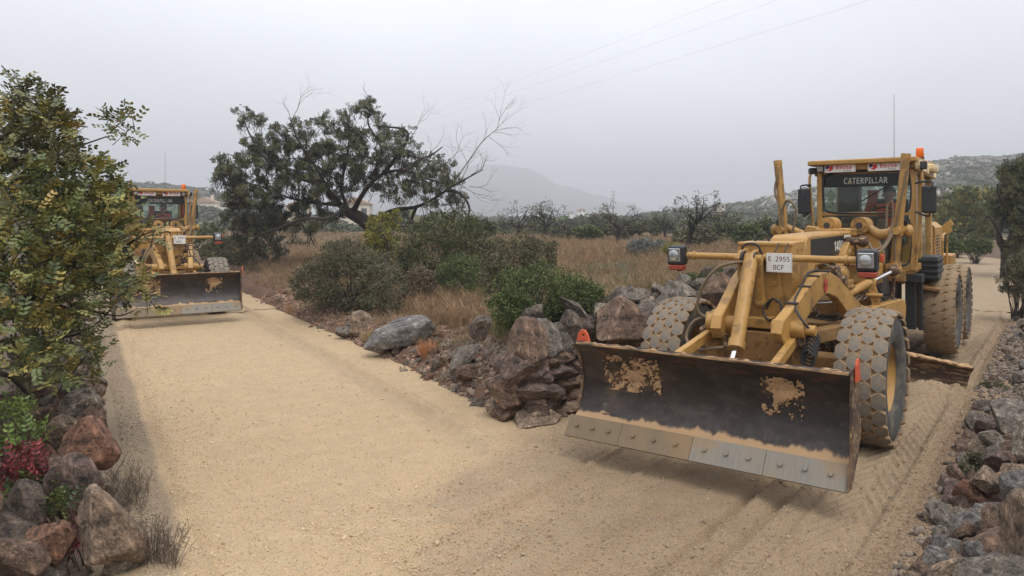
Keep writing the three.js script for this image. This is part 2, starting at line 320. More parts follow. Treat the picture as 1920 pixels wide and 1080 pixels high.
// ground: one sheet from the viewer's feet to beyond the hills
{
  const rings = [], pos = [], col = [], idx = []; for (let r = 1.2; r < 2600; r *= r < 34 ? 1.0125 : r < 120 ? 1.026 : 1.022) rings.push(r); rings.push(2700);
  const ang = []; for (let a = -180; a < 180;) { ang.push(a); a += a > -52 && a < 42 ? .22 : a > -70 && a < 60 ? 1 : 4; }
  for (const r of rings) for (const a of ang) {
    const x = r * Math.sin(a * Math.PI / 180), z = -r * Math.cos(a * Math.PI / 180), y = groundH(x, z);
    pos.push(x, y, z);
    const n = fbm2(x * .35, z * .35, 4, 81), m = fbm2(x * 2.2, z * 2.2, 3, 83); let c;
    if (r < 62) {
      const l = sL(x, z), rr = sR(x, z);
      c = lerp3([.17, .115, .06], [.25, .17, .085], n);                                   // thatch of dry grass
      if (n < .42) c = lerp3(c, [.085, .082, .035], clamp((.42 - n) * 7));                  // green patches
      if (rr < -4.76 && l > 3.6 && l < 6) c = lerp3(c, lerp3([.13, .066, .04], [.24, .135, .085], m), sstep(5.5, 4.7, l + (n - .5))); // red soil of the cut bank
      if (rr > -.9 && rr < 2) c = lerp3([.12, .075, .05], [.22, .15, .1], m);
      if (l < .3 && x < 0) c = lerp3([.1, .07, .05], [.2, .14, .1], m);
      if (rr < -4.6 && rr > -6.6 && x > -1 && z > -16) c = lerp3([.12, .1, .085], [.2, .165, .13], m);
    } else {
      const st = fbm2(x * .03, z * .09, 4, 87), h = sstep(2, 9, y);                         // hillside: scrub, bare stony ribs
      c = lerp3([.2, .14, .075], [.075, .078, .036], clamp((n - .3) * 2.2));
      c = lerp3(c, lerp3([.075, .08, .045], [.135, .12, .085], clamp((st * .6 + m * .4 - .46) * 4.5)), h);
    }
    const k = .84 + .32 * m; col.push(c[0] * k, c[1] * k, c[2] * k);
  }
  const n = ang.length; for (let i = 0; i < rings.length - 1; i++) for (let j = 0; j < n; j++) { const a = i * n + j, b = i * n + (j + 1) % n, c = a + n, d = b + n; idx.push(a, b, c, b, d, c); }
  M.soil = new THREE.MeshStandardMaterial({ map: gravelMap, vertexColors: true, roughness: .97, bumpMap: gravelBump, bumpScale: .02 });
  ground('ground', surface(pos, idx, col, 1 / 1.7), M.soil);
}
// the two graded tracks, one sheet of gravel
{
  const step = .028, pos = [], col = [], idx = [], id = new Map(); const x0 = -14.5, x1 = 9.6, z0 = -20.5, z1 = -2.4;
  const NX = Math.round((x1 - x0) / step), NZ = Math.round((z1 - z0) / step);
  const road = (x, z) => { const l = sL(x, z), r = sR0(x, z), u = x / -z; if (u < -1.5 || u > 1) return false; return l > .05 && r < -.5 && !(l > 4.25 && r < -4.95); };
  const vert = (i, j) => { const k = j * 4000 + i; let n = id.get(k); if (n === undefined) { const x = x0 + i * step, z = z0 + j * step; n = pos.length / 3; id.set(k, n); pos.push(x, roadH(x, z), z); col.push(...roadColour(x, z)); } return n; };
  for (let j = 0; j < NZ; j++) for (let i = 0; i < NX; i++) if (road(x0 + i * step, z0 + j * step)) { const a = vert(i, j), b = vert(i + 1, j), c = vert(i, j + 1), d = vert(i + 1, j + 1); idx.push(a, c, b, b, c, d); }
  M.road = new THREE.MeshStandardMaterial({ map: gravelMap, vertexColors: true, roughness: .96, bumpMap: gravelBump, bumpScale: .012 });
  ground('gravel_road', surface(pos, idx, col, 1 / 1.5), M.road);
  // far ends of both tracks
  const strip = (name, pts, w0, w1) => {
    const p = [], c = [], ix = [], W = 36; pts.forEach(([x, z, nx, nz], k) => { for (let j = 0; j <= W; j++) { const s = mix(w0, w1, j / W), X = x + nx * s, Z = z + nz * s; p.push(X, .012 + roadH(X, Z) * .8 + .03 * sstep(1.6, 2.1, Math.abs(s)) * n2(X, Z, 3), Z); c.push(...roadColour(X, Z)); } if (k) for (let j = 0; j < W; j++) { const a = (k - 1) * (W + 1) + j; ix.push(a, a + 1, a + W + 1, a + 1, a + W + 2, a + W + 1); } });
    ground(name, surface(p, ix, c, 1 / 1.5), M.road);
  };
  const R = []; for (let i = 0; i <= 400; i++) { const q = rightPts[i]; if (q.z < -17.6 && R.length < 400) { const b = rightPts[Math.min(400, i + 1)], a = rightPts[Math.max(0, i - 1)], dx = b.x - a.x, dz = b.z - a.z, L = Math.hypot(dx, dz); R.push([q.x, q.z, -dz / L, dx / L]); } }
  strip('track_beyond_grader', R, -2.2, 2.2);
  const Lp = []; for (let t = 19; t < 60; t += .3) Lp.push([...P_L(2.07, t), ...NL]); strip('track_behind_shrubs', Lp, -2, 2.1);
}

// ---------- stones ----------
const rockShapes = [];
for (let k = 0; k < 14; k++) {                       // broken limestone: a ball cut by planes, then weathered
  const rnd = mulberry(100 + k), g = mergeVertices((() => { const q = new THREE.IcosahedronGeometry(1, 9); q.deleteAttribute('uv'); q.deleteAttribute('normal'); return q; })()), p = g.attributes.position, cuts = [];
  for (let i = 0; i < 10; i++) cuts.push([V(rnd() - .5, rnd() - .5, rnd() - .5).normalize(), .44 + rnd() * .34]);
  const v = V(); for (let i = 0; i < p.count; i++) {
    v.fromBufferAttribute(p, i); for (const [n, d] of cuts) { const e = v.dot(n) - d; if (e > 0) v.addScaledVector(n, -e * .985); }
    const n = (fbm3(v.x * 1.8 + k * 9, v.y * 1.8, v.z * 1.8, 3) - .5) * .12 + (fbm3(v.x * 5 + k, v.y * 5, v.z * 5, 4) - .5) * .17 - .1 * Math.max(0, .12 - Math.abs(n3(v.x * 2.6 + k * 5, v.y * 2.6, v.z * 2.6) - .5)) * 3; v.multiplyScalar(1.26 + n); p.setXYZ(i, v.x, v.y, v.z);
  }
  g.computeVertexNormals(); const c = toCreasedNormals(g, .5);
  rockShapes.push(boxUV(c, .95));
}
const smallRocks = []; for (let k = 0; k < 6; k++) { const rnd = mulberry(300 + k), g = new THREE.IcosahedronGeometry(1, 1), p = g.attributes.position, v = V(); for (let i = 0; i < p.count; i++) { v.fromBufferAttribute(p, i); v.multiplyScalar(.62 + .6 * n3(v.x * 1.3 + k * 7 + 20, v.y * 1.3 + 20, v.z * 1.3 + 20)); p.setXYZ(i, v.x, v.y * .75, v.z); } g.computeVertexNormals(); smallRocks.push(boxUV(g, .5)); }
const stoneMat = (r, g, b) => new THREE.MeshStandardMaterial({ map: rockMap, color: new THREE.Color().setRGB(r, g, b), roughness: .94, bumpMap: rockBump, bumpScale: .03 });
const S = { grey: stoneMat(.35, .3, .25), pale: stoneMat(.56, .48, .39), brown: stoneMat(.33, .215, .15), red: stoneMat(.42, .22, .14), tan: stoneMat(.5, .365, .26), purple: stoneMat(.3, .21, .175), dark: stoneMat(.22, .165, .13), blue: stoneMat(.32, .295, .275) };
function stone(parent, name, p, size, rot, mat, shape) { const m = new THREE.Mesh(rockShapes[shape % 14], mat); m.name = name; m.position.set(...p); m.scale.set(...size); m.rotation.set(...rot); parent.add(m); return m; }
function boulder(name, label, p, size, rot, mat, shape) { const m = stone(scene, numbered(name), p, size, rot, mat, shape); m.userData = { label, category: 'boulder' }; return m; }

// dry stone wall that holds up the field beside the right-hand track
{
  const rnd = mulberry(7), w = thing('dry_stone_wall', 'dry stone wall of rough brown and grey stones holding up the field', 'wall');
  const pick = (y) => { const a = rnd(); return y > .72 ? (a < .4 ? S.grey : a < .7 ? S.dark : a < .78 ? S.pale : S.brown) : (a < .3 ? S.brown : a < .5 ? S.dark : a < .68 ? S.purple : a < .86 ? S.tan : S.grey); };
  for (let y = 0, row = 0; y < .98; row++) {
    const h = y > .66 ? .3 + rnd() * .06 : .135 + rnd() * .06;
    for (let t = 5.72 + rnd() * .2; t < 19;) {
      const near = t < 14, L = (y > .66 ? .2 : .2) + (near ? 0 : .3) + rnd() * (near ? .3 : .5), hh = h * (.85 + rnd() * .35), s = -4.86 - y * .12 - rnd() * .07, [x, z] = P_R(s, t + L / 2);
      stone(w, 'stone', [x, y + h / 2 - .03, z], [L * .64, hh * .68, .2 + rnd() * .1], [(rnd() - .5) * .4, Math.atan2(NR[0], NR[1]) + (rnd() - .5) * .5, (rnd() - .5) * .4], pick(y + h / 2), Math.floor(rnd() * 14));
      t += L * .93;
    }
    y += h * .88;
  }
  // loose capping stones and the end of the wall, turned towards the fork
  for (let i = 0; i < 26; i++) { const t = 5.7 + rnd() * 10, [x, z] = P_R(-5.0 - rnd() * .5, t); stone(w, 'stone', [x, 1.0 + .02 * (t - 5) + rnd() * .07, z], [.1 + rnd() * .16, .07 + rnd() * .1, .1 + rnd() * .14], [rnd() * 6, rnd() * 6, rnd() * 6], rnd() < .6 ? S.grey : S.dark, Math.floor(rnd() * 14)); }
  for (let i = 0; i < 16; i++) { const y = .05 + rnd() * .75, [x, z] = P_R(-4.95 - rnd() * .4, 5.8 + rnd() * .5 + y * .15); stone(w, 'stone', [x, y, z], [.14 + rnd() * .12, .1 + rnd() * .1, .16 + rnd() * .08], [rnd() * .6, rnd() * 6, rnd() * .6], pick(y), Math.floor(rnd() * 14)); }
}
const big = (name, label, u, v, top, w, h, mat, shape, ry = 0, dep = .8) => { let p, d; if (top) { d = (EYE - top) * F / (v - HY); p = at(u, v, d); } else { d = -hit(u, v + h * .42).z; p = at(u, v, d); p.y -= h * d / F * .1; } return boulder(name, label, [p.x, p.y, p.z], [w * d / F * .56, h * d / F * .6, w * d / F * .56 * dep], [.1, ry, .05], mat, shape); };
big('boulder', 'large dark brown boulder on top of the dry stone wall behind the dozer blade', 1152, 612, .93, 110, 72, S.brown, 3, .6);
big('boulder', 'grey lichened boulder on the wall top just behind the front tyre', 1268, 562, 1.12, 84, 50, S.grey, 5, 1.2);
big('boulder', 'brown and grey boulder on the wall top beside the lift cylinder', 1338, 548, 1.12, 70, 56, S.brown, 8, 2);
// rocks on the bank between the two tracks
big('boulder', 'large smooth grey boulder on the grassy bank of the pale track', 747, 622, 0, 100, 52, S.blue, 1, .5);
big('boulder', 'pale brown rock left of the large smooth grey boulder', 672, 606, 0, 42, 36, S.tan, 6, 1);
big('boulder', 'low grey rock in front of the round olive shrub', 655, 620, 0, 44, 22, S.grey, 9, 2);
big('boulder', 'grey lichened boulder on the bank beside the orange grass tuft', 872, 664, 0, 66, 42, S.grey, 2, 1.4);
big('boulder', 'brown rock at the foot of the bank near the wall end', 886, 694, 0, 46, 30, S.brown, 4, .3);
big('boulder', 'grey rock in the grass above the bank near the wall end', 903, 606, 0, 40, 26, S.grey, 10, 2.2);
big('boulder', 'small tan stone below the large smooth grey boulder', 744, 653, 0, 22, 16, S.pale, 7, 1);
{ // crumbled stones in the cut bank
  const rnd = mulberry(11), b = thing('earth_bank', 'red earth bank full of small stones along the pale track', 'bank');
  for (let i = 0; i < 230; i++) { const t = 6.6 + rnd() * rnd() * 16, s = 3.78 + rnd() * (1.3 - .4 * rnd()), [x, z] = P_L(s, t), r = .02 + .07 * rnd() * rnd() + .02; if (sR0(x, z) > -4.9) continue; stone(b, 'stone', [x, groundH(x, z) + r * .2, z], [r * 1.2, r * .8, r], [rnd() * 6, rnd() * 6, rnd() * 6], [S.tan, S.brown, S.red, S.pale, S.grey][Math.floor(rnd() * 5)], Math.floor(rnd() * 14)); }
}
// old wall at the left edge of the pale track
{
  const rnd = mulberry(21), w = thing('old_stone_wall', 'tumbled wall of big rust red and tan stones below the carob branches', 'wall');
  const put = (u, v, y, pw, ph, mat, shape, rz = 0, ry = 0, dep = .8) => { const d = (EYE - y) * F / (v - HY), p = at(u, v, d); stone(w, 'stone', [p.x, p.y, p.z], [pw * d / F * .5, ph * d / F * .62, pw * d / F * .5 * dep], [.1, ry, rz], mat, shape); };
  put(153, 842, .5, 112, 74, S.red, 3, .1, .7); put(140, 924, .42, 86, 104, S.purple, 11, 0, 1.2); put(196, 1004, .32, 108, 132, S.tan, 3, .3, .9); put(92, 1020, .35, 84, 80, S.red, 9, 0, 2); put(232, 1058, .1, 66, 58, S.pale, 5, 0, 1);
  put(74, 780, .62, 66, 46, S.tan, 2, 0, 1); put(116, 768, .64, 44, 38, S.red, 8, 0, 2); put(152, 772, .6, 74, 60, S.pale, 7, -.3, .5); put(120, 806, .58, 50, 42, S.tan, 10, 0, 1.3); put(86, 816, .55, 40, 34, S.brown, 4); put(134, 748, .74, 26, 20, S.pale, 1);
  put(196, 918, .2, 44, 46, S.tan, 12, .2, 1); put(206, 948, .12, 40, 26, S.purple, 13); put(88, 860, .5, 46, 40, S.red, 0); put(60, 880, .5, 70, 60, S.brown, 5, 0, 1); put(40, 960, .42, 90, 80, S.dark, 7, 0, 2); put(30, 1050, .35, 90, 80, S.brown, 2); put(86, 1066, .2, 70, 50, S.grey, 3); put(30, 820, .6, 60, 50, S.dark, 8);
  put(120, 662, .82, 76, 26, S.grey, 6, 0, 1); put(140, 690, .7, 70, 50, S.dark, 9, 0, 2); put(70, 690, .75, 90, 60, S.dark, 11); put(160, 730, .55, 44, 60, S.dark, 3); put(40, 745, .7, 80, 46, S.brown, 1); put(96, 726, .7, 60, 40, S.dark, 12);
  for (let i = 0; i < 60; i++) { const t = 7.2 + rnd() * 9, y = rnd() * .75, [x, z] = P_L(.14 - y * .1 - rnd() * .12, t); stone(w, 'stone', [x, y, z], [.09 + rnd() * .09, .07 + rnd() * .06, .09 + rnd() * .08], [rnd() * 6, rnd() * 6, rnd() * 6], [S.red, S.tan, S.brown, S.pale][Math.floor(rnd() * 4)], Math.floor(rnd() * 14)); }
  for (let i = 0; i < 36; i++) { const t = 5 + rnd() * 8, [x, z] = P_L(-.15 - rnd() * .5, t); stone(w, 'stone', [x, .3 + rnd() * .35, z], [.12 + rnd() * .12, .1 + rnd() * .08, .12 + rnd() * .1], [rnd() * 6, rnd() * 6, rnd() * 6], [S.dark, S.brown, S.purple, S.grey][Math.floor(rnd() * 4)], Math.floor(rnd() * 14)); }
}
// rubble along the right edge
{
  const rnd = mulberry(31), b = thing('rubble_bank', 'long heap of loose grey and brown field stones along the right edge', 'rubble');
  const put = (u, v, y, pw, ph, mat, shape, rz = 0, ry = 0) => { const d = (EYE - y) * F / (v - HY), p = at(u, v, d); stone(b, 'stone', [p.x, p.y, p.z], [pw * d / F * .56, ph * d / F * .62, pw * d / F * .5], [.1, ry, rz], mat, shape); };
  put(1893, 784, .32, 74, 46, S.grey, 1, .1, .6); put(1912, 838, .42, 40, 60, S.pale, 3); put(1908, 1020, .4, 66, 140, S.tan, 6, .1, 1); put(1912, 915, .4, 60, 72, S.blue, 9, 0, 2); put(1850, 905, .24, 52, 44, S.tan, 5); put(1866, 992, .2, 60, 70, S.brown, 7, .3); put(1812, 1000, .12, 50, 44, S.brown, 2); put(1790, 1062, .06, 52, 52, S.tan, 8); put(1840, 1040, .16, 50, 40, S.pale, 11); put(1820, 930, .12, 46, 44, S.red, 10); put(1876, 862, .3, 44, 34, S.purple, 12); put(1862, 820, .25, 36, 26, S.pale, 13); put(1880, 1064, .2, 54, 40, S.grey, 0);
  for (let i = 0; i < 285; i++) {
    const t = 2.4 + rnd() * 12 * (i < 190 ? .55 : 1.3), q = Math.abs(rnd() + rnd() - .6) * .8, [x, z] = P_R(-.72 + q, t), r = (.05 + .085 * rnd()) * (i % 6 ? 1 : 1.5) * (t > 9 ? .8 : 1);
    const c = rnd(), m = c < .2 ? S.grey : c < .46 ? S.brown : c < .62 ? S.tan : c < .78 ? S.purple : c < .92 ? S.dark : S.blue;
    stone(b, 'stone', [x, Math.max(.02, groundH(x, z)) + r * .3, z], [r * (1 + rnd() * .3), r * (.7 + rnd() * .3), r], [rnd() * .8, rnd() * 6, rnd() * .8], m, Math.floor(rnd() * 14));
  }
}
// low wall of stones far along the right-hand track
{ const rnd = mulberry(41), b = thing('field_wall', 'low grey stone wall at the far bend of the track', 'wall');
  for (let i = 0; i < 110; i++) { const k = i / 110, u = mix(1760, 1872, k), p = at(u, 484 - 8 * rnd(), 47); stone(b, 'stone', [p.x, Math.max(.08, p.y - .1) + rnd() * .5, p.z - rnd()], [.3 + rnd() * .3, .18 + rnd() * .14, .3], [rnd(), rnd() * 6, rnd()], rnd() < .6 ? S.grey : S.pale, Math.floor(rnd() * 14)); } }
// loose gravel
{
  const rnd = mulberry(51), put = (name, n, label, fn, mat) => { const m = stuff(name, smallRocks[n % 6], mat, label, fn.length ? fn.length : 0), q = new THREE.Object3D(), c = new THREE.Color(); fn.forEach(([x, y, z, r, col], i) => { q.position.set(x, y, z); q.rotation.set(rnd() * 6, rnd() * 6, rnd() * 6); q.scale.set(r * (1 + rnd() * .6), r, r * (1 + rnd() * .3)); q.updateMatrix(); m.setMatrixAt(i, q.matrix); m.setColorAt(i, c.setRGB(...col)); }); };
  const A = [], B = [], C = [];
  for (let i = 0; i < 80000; i++) { // on the tracks, thickest along the edges
    const left = rnd() < .4, t = 3 + 15 * Math.pow(rnd(), 1.6); let s, x, z;
    if (left) { s = rnd() < .5 ? .3 + rnd() * 1.5 * rnd() : .3 + rnd() * 3.5; [x, z] = P_L(s, t); if (sR0(x, z) > -.8) continue; } else { s = rnd() < .45 ? -.75 - rnd() * 1.1 * rnd() : -.75 - rnd() * 3.9; [x, z] = P_R(s, t); if (sL(x, z) < .3) continue; }
    if (!left && s < -1.06 && s > -1.55 && rnd() < .8) continue;
    if (z > -3 || x / -z < -.92 || x / -z > .66 || (sL(x, z) > 3.9 && sR0(x, z) < -4.8)) continue;
    const r = (left ? 1 : 1.15) * (.003 + .006 * rnd() * rnd()) + (rnd() < .006 ? .01 : 0), k = .62 + .3 * rnd(), c = roadColour(x, z).map((v) => v * k); A.push([x, roadH(x, z) + r * .35, z, r, c]);
  }
  for (let i = 0; i < 9000; i++) { const t = 6.4 + rnd() * 15, [x, z] = P_L(3.75 + rnd() * 1.6, t); if (sR0(x, z) > -5) continue; const r = .008 + .025 * rnd() * rnd(), k = .6 + .7 * rnd(); B.push([x, groundH(x, z) + r * .3, z, r, [.28 * k, .18 * k, .12 * k]]); }
  for (let i = 0; i < 12000; i++) { const t = 5.3 + rnd() * 10, [x, z] = P_R(-5.3 - rnd() * 2.2 * rnd() * 1.5, t); if (sL(x, z) < 3.8) continue; const r = .015 + .035 * rnd() * rnd(), k = .5 + .8 * rnd(); C.push([x, groundH(x, z) + r * .3, z, r, [.2 * k, .15 * k, .115 * k]]); }
  for (let i = 0; i < 5500; i++) { const t = 2.6 + rnd() * 14, [x, z] = P_R(-.85 + rnd() * 1.5, t); const r = .012 + .03 * rnd() * rnd(), k = .5 + .8 * rnd(); C.push([x, Math.max(roadH(x, z), groundH(x, z)) + r * .3, z, r, [.19 * k, .15 * k, .115 * k]]); }
  const pm = new THREE.MeshStandardMaterial({ color: 0xffffff, roughness: .95 });
  put('loose_gravel', 0, 'fine pale gravel lying loose on the tracks', A, pm); put('bank_gravel', 1, 'small brown stones in the cut earth bank', B, pm); put('rubble_gravel', 2, 'small grey rubble behind the wall and along the verge', C, pm);
}

// ---------- the motor grader (z forward, x to its left, built standing on y = 0 under its front axle) ----------
function canvasTex(w, h, draw) { const c = document.createElement('canvas'); c.width = w; c.height = h; const g = c.getContext('2d'); draw(g, w, h); const t = new THREE.CanvasTexture(c); t.colorSpace = THREE.SRGBColorSpace; return t; }
function panel(w, h, x, y, z, ry = 0, rx = 0) { const g = new THREE.PlaneGeometry(w, h); g.applyMatrix4(mat4(x, y, z, rx, ry, 0)); return g; }
const plateTex = canvasTex(512, 360, (g, w, h) => { g.fillStyle = '#d9d8d2'; g.fillRect(0, 0, w, h); const r = mulberry(3); for (let i = 0; i < 500; i++) { g.fillStyle = `rgba(150,120,80,${r() * .12})`; g.fillRect(r() * w, r() * h, r() * 16, r() * 9); } g.strokeStyle = '#b9b4a8'; g.lineWidth = 8; g.strokeRect(6, 6, w - 12, h - 12); g.fillStyle = '#5d2420'; g.font = 'bold 124px monospace'; g.textAlign = 'center'; g.fillText('E 2955', w / 2, 150); g.fillText('BCF', w / 2 - 8, 312); g.fillRect(478, 255, 9, 9); });
const signTex = canvasTex(512, 140, (g, w, h) => { g.fillStyle = '#e6e4de'; g.fillRect(0, 0, w, h); g.fillStyle = '#22305c'; g.beginPath(); g.moveTo(14, 20); g.lineTo(70, 8); g.lineTo(92, 60); g.lineTo(20, 82); g.fill(); g.fillStyle = '#d0322a'; g.beginPath(); g.moveTo(60, 40); g.lineTo(138, 14); g.lineTo(150, 78); g.lineTo(96, 124); g.lineTo(30, 96); g.lineTo(82, 84); g.fill(); g.fillStyle = '#cf2f2a'; g.font = 'bold 98px sans-serif'; g.fillText('Becsa', 182, 88); g.fillStyle = '#444'; g.font = 'bold 32px sans-serif'; g.fillText('Infantia', 320, 128); });
const bandTex = canvasTex(1024, 200, (g, w, h) => { g.fillStyle = '#161716'; g.fillRect(0, 0, w, h); g.fillStyle = '#a3a79c'; g.font = 'bold 132px sans-serif'; g.save(); g.translate(255, 152); g.scale(.62, 1); g.fillText('CATERPILLAR', 0, 0); g.restore(); g.fillStyle = '#8d7d2c'; g.beginPath(); g.moveTo(318, 152); g.lineTo(340, 112); g.lineTo(362, 152); g.fill(); });
const decalTex = canvasTex(1024, 150, (g, w, h) => { g.fillStyle = '#1b1c1e'; g.fillRect(0, 0, w, h); g.fillStyle = '#d8d6ce'; g.font = 'bold 112px sans-serif'; g.save(); g.translate(560, 118); g.scale(.95, 1); g.fillText('140H', 0, 0); g.restore(); g.fillStyle = '#dcd9d2'; g.fillRect(835, 0, 189, h); g.fillStyle = '#2a3f86'; g.fillRect(850, 20, 40, 60); g.fillStyle = '#cf3a2e'; g.fillRect(862, 66, 46, 54); g.fillStyle = '#8a867c'; g.fillRect(925, 40, 70, 14); g.fillRect(925, 70, 60, 10); });
const ovalTex = canvasTex(128, 200, (g, w, h) => { g.fillStyle = '#b8402f'; g.fillRect(0, 0, w, h); g.fillStyle = '#2a1714'; g.font = 'bold 76px sans-serif'; g.textAlign = 'center'; g.fillText('817', 64, 126); });
const sticker = (map, rough = .5) => new THREE.MeshStandardMaterial({ map, roughness: rough });
M.plate = sticker(plateTex); M.sign = sticker(signTex); M.band = sticker(bandTex, .35); M.decal = sticker(decalTex); M.oval = sticker(ovalTex);
// blade steel: scoured dark brown plate, dried mud smeared on it
M.blade = lit(tex(1024, (u, v, i, j) => {                       // u along the blade (2.55 m), v up its face
  const a = pf(u, v, 7, 6, 111), b = pf(u, v * .35, 36, 4, 117), c = hash(i, j, 5), n = pf(u, v, 18, 4, 121), str = pn(u * 3, v * .12, 180, 131);
  let q = lerp3([40, 35, 33], [66, 56, 49], clamp(a * 1.7 - .4)); q = q.map((x) => x * (.84 + .22 * b + .08 * c + .14 * (str - .5)));
  if (v > .8) q = lerp3(q, [104, 60, 40], clamp((n - .5) * 4) * .7);
  q = lerp3(q, [78, 76, 76], clamp((b + .5 * a - .72) * 2.5) * .4);
  const low = .1 + .12 * (pf(u, .3, 40, 3, 141) - .4) + .05 * (n - .5) + .2 * Math.exp(-(((u - .12) / .05) ** 2)) * (n - .3); if (v < low) q = lerp3(q, [176, 142, 102], clamp((low - v) * 26) * .9);
  for (const [cu, cv, ru, rv] of [[.2, .56, .13, .2], [.3, .7, .1, .14], [.14, .4, .05, .2], [.76, .62, .06, .14]]) { const d = Math.hypot((u - cu) / ru, (v - cv) / rv) + (n - .5) * 2.2; if (d < 1) q = lerp3(q, [138, 108, 78], clamp((1 - d) * 1.3) * .35); }
  if (pn(u, v, 330, 151) > .86 && n > .52) q = lerp3(q, [150, 120, 86], .5);
  return q;
}), .46, { metalness: .35 });
M.edge = lit(rep(tex(512, (u, v, i, j) => { const a = pf(u, v, 5, 5, 161), b = pn(u * 2, v * .2, 120, 163), c = hash(i, j, 6); let q = lerp3([114, 99, 78], [130, 107, 78], clamp((a - .35) * 3)); return q.map((x) => x * (.95 + .05 * b + .06 * c)); }), .7), .75, { metalness: 0 });
M.edgeBright = lit(rep(tex(256, (u, v, i, j) => { const a = pf(u, v, 5, 4, 171), b = pn(u * 2, v * .15, 100, 173); let q = lerp3([122, 118, 110], [142, 132, 116], a); q = lerp3(q, [138, 116, 88], clamp((a + .3 * (b - .5) - .46) * 5) * .75); return q.map((x) => x * (.94 + .09 * b)); }), .9), .8, { metalness: 0 });
M.mud = lit(rep(tex(256, (u, v, i, j) => { const a = pf(u, v, 9, 5, 181), c = hash(i, j, 7); const L = .8 + .4 * a + .12 * (c - .5); return [166 * L, 134 * L, 98 * L]; }), 2.4), .97);
// tyres
const tyreMap = (base, dust, k) => rep(tex(256, (u, v, i, j) => { const a = pf(u, v, 6, 5, 191), c = hash(i, j, 9); return lerp3(base, dust, clamp((a - .5 + k) * 2.4)).map((x) => x * (.93 + .14 * c)); }), 1.6);
M.side = lit(tyreMap([66, 65, 63], [118, 104, 84], .06), .9); M.groove = lit(tyreMap([134, 110, 82], [154, 128, 96], .3), .98); M.lugTop = lit(tyreMap([108, 102, 94], [136, 120, 98], .04), .92); M.lugSide = lit(tyreMap([124, 102, 76], [148, 122, 92], .4), .97); M.lugDust = lit(tyreMap([120, 102, 80], [142, 120, 92], .2), .95);

function lugShape(w, l, h, skew) { // a six-sided tread block: w across the tyre, l round it
  const s = new THREE.Shape([[-w, -l * .55 - skew], [0, -l - 0], [w, -l * .55 + skew], [w, l * .55 + skew], [0, l], [-w, l * .55 - skew]].map((p) => new THREE.Vector2(p[0] * .94, p[1] * .94)));
  const g = new THREE.ExtrudeGeometry(s, { depth: h, bevelEnabled: true, bevelSize: .009, bevelThickness: .009, bevelSegments: 2 }); g.rotateX(-Math.PI / 2); return g; // z of outline -> y up
}
const lugCentre = lugShape(.054, .09, .016, .0), lugEdge = lugShape(.06, .088, .02, .0), lugRear = lugShape(.072, .077, .018, .035);
for (const g of [lugCentre, lugEdge, lugRear]) { const uv = g.attributes.uv.array; for (let i = 0; i < uv.length; i++) uv[i] = uv[i] * 1 + .3; }
function wheel(parent, x, y, z, out, mode, rear) { // out: +1 when the outer face looks along +x
  const w = new THREE.Group(); w.name = 'wheel'; w.position.set(x, y, z); parent.add(w);
  const R = .645, hw = .215;
  part(w, 'tyre', boxUV(spin([[.335, -.15], [.36, -.185], [.44, -.212], [.54, -hw], [.60, -.2], [R - .012, -.165], [R, -.08], [R + .004, 0], [R, .08], [R - .012, .165], [.60, .2], [.54, hw], [.44, .212], [.36, .185], [.335, .15]], 64)), M.side);
  part(w, 'tread_base', boxUV(spin([[R - .03, -.196], [R - .006, -.168], [R + .005, -.08], [R + .009, 0], [R + .005, .08], [R - .006, .168], [R - .03, .196]], 64)), M.groove);
  part(w, 'rim', boxUV(spin([[.338, -.15], [.35, -.165], [.33, -.13], [.30, -.06], [.20, -.02], [.12, -.03], [.12, .05], [.2, .03], [.25, .05], [.30, .09], [.33, .13], [.35, .165], [.338, .15]], 40)), rear ? M.dirty : M.paint);
  part(w, 'hub', [boxUV(spin([[0, -.12 * out], [.09, -.12 * out], [.13, -.02 * out], [.13, .09 * out], [.1, .11 * out], [0, .115 * out]], 24))], M.dirty);
  const nuts = []; for (let k = 0; k < 10; k++) { const a = k * Math.PI / 5; nuts.push(rod([.03 * out, .17 * Math.cos(a), .17 * Math.sin(a)], [.065 * out, .17 * Math.cos(a), .17 * Math.sin(a)], .014, .014, 6)); } part(w, 'wheel_nut', nuts, M.dirty);
  const N = rear ? 30 : 24, all = [], cols = rear ? [-.15, 0, .15] : [-.168, -.057, .057, .168];
  for (let c = 0; c < cols.length; c++) for (let k = 0; k < N; k++) {
    const a = (k + (c % 2) * .5) / N * Math.PI * 2, X = cols[c], edge = c === 0 || c === cols.length - 1, rr = R + (edge ? -.012 : .001), tilt = -X * (edge ? 1.5 : .5);
    const m = new THREE.Matrix4().makeRotationX(a).multiply(new THREE.Matrix4().makeTranslation(X, rr, 0)).multiply(new THREE.Matrix4().makeRotationZ(tilt));
    const g = rear ? lugRear : edge ? lugEdge : lugCentre;
    if (mode === 'each') { const l = new THREE.Mesh(g, [rear ? M.lugDust : M.lugTop, M.lugSide]); l.name = 'tread_block'; l.applyMatrix4(m); w.add(l); } else all.push(g.clone().applyMatrix4(m));
  }
  if (all.length) { const t = part(w, 'tread_blocks', all, rear ? M.lugDust : M.lugTop, 'stuff'); }
  return w;
}
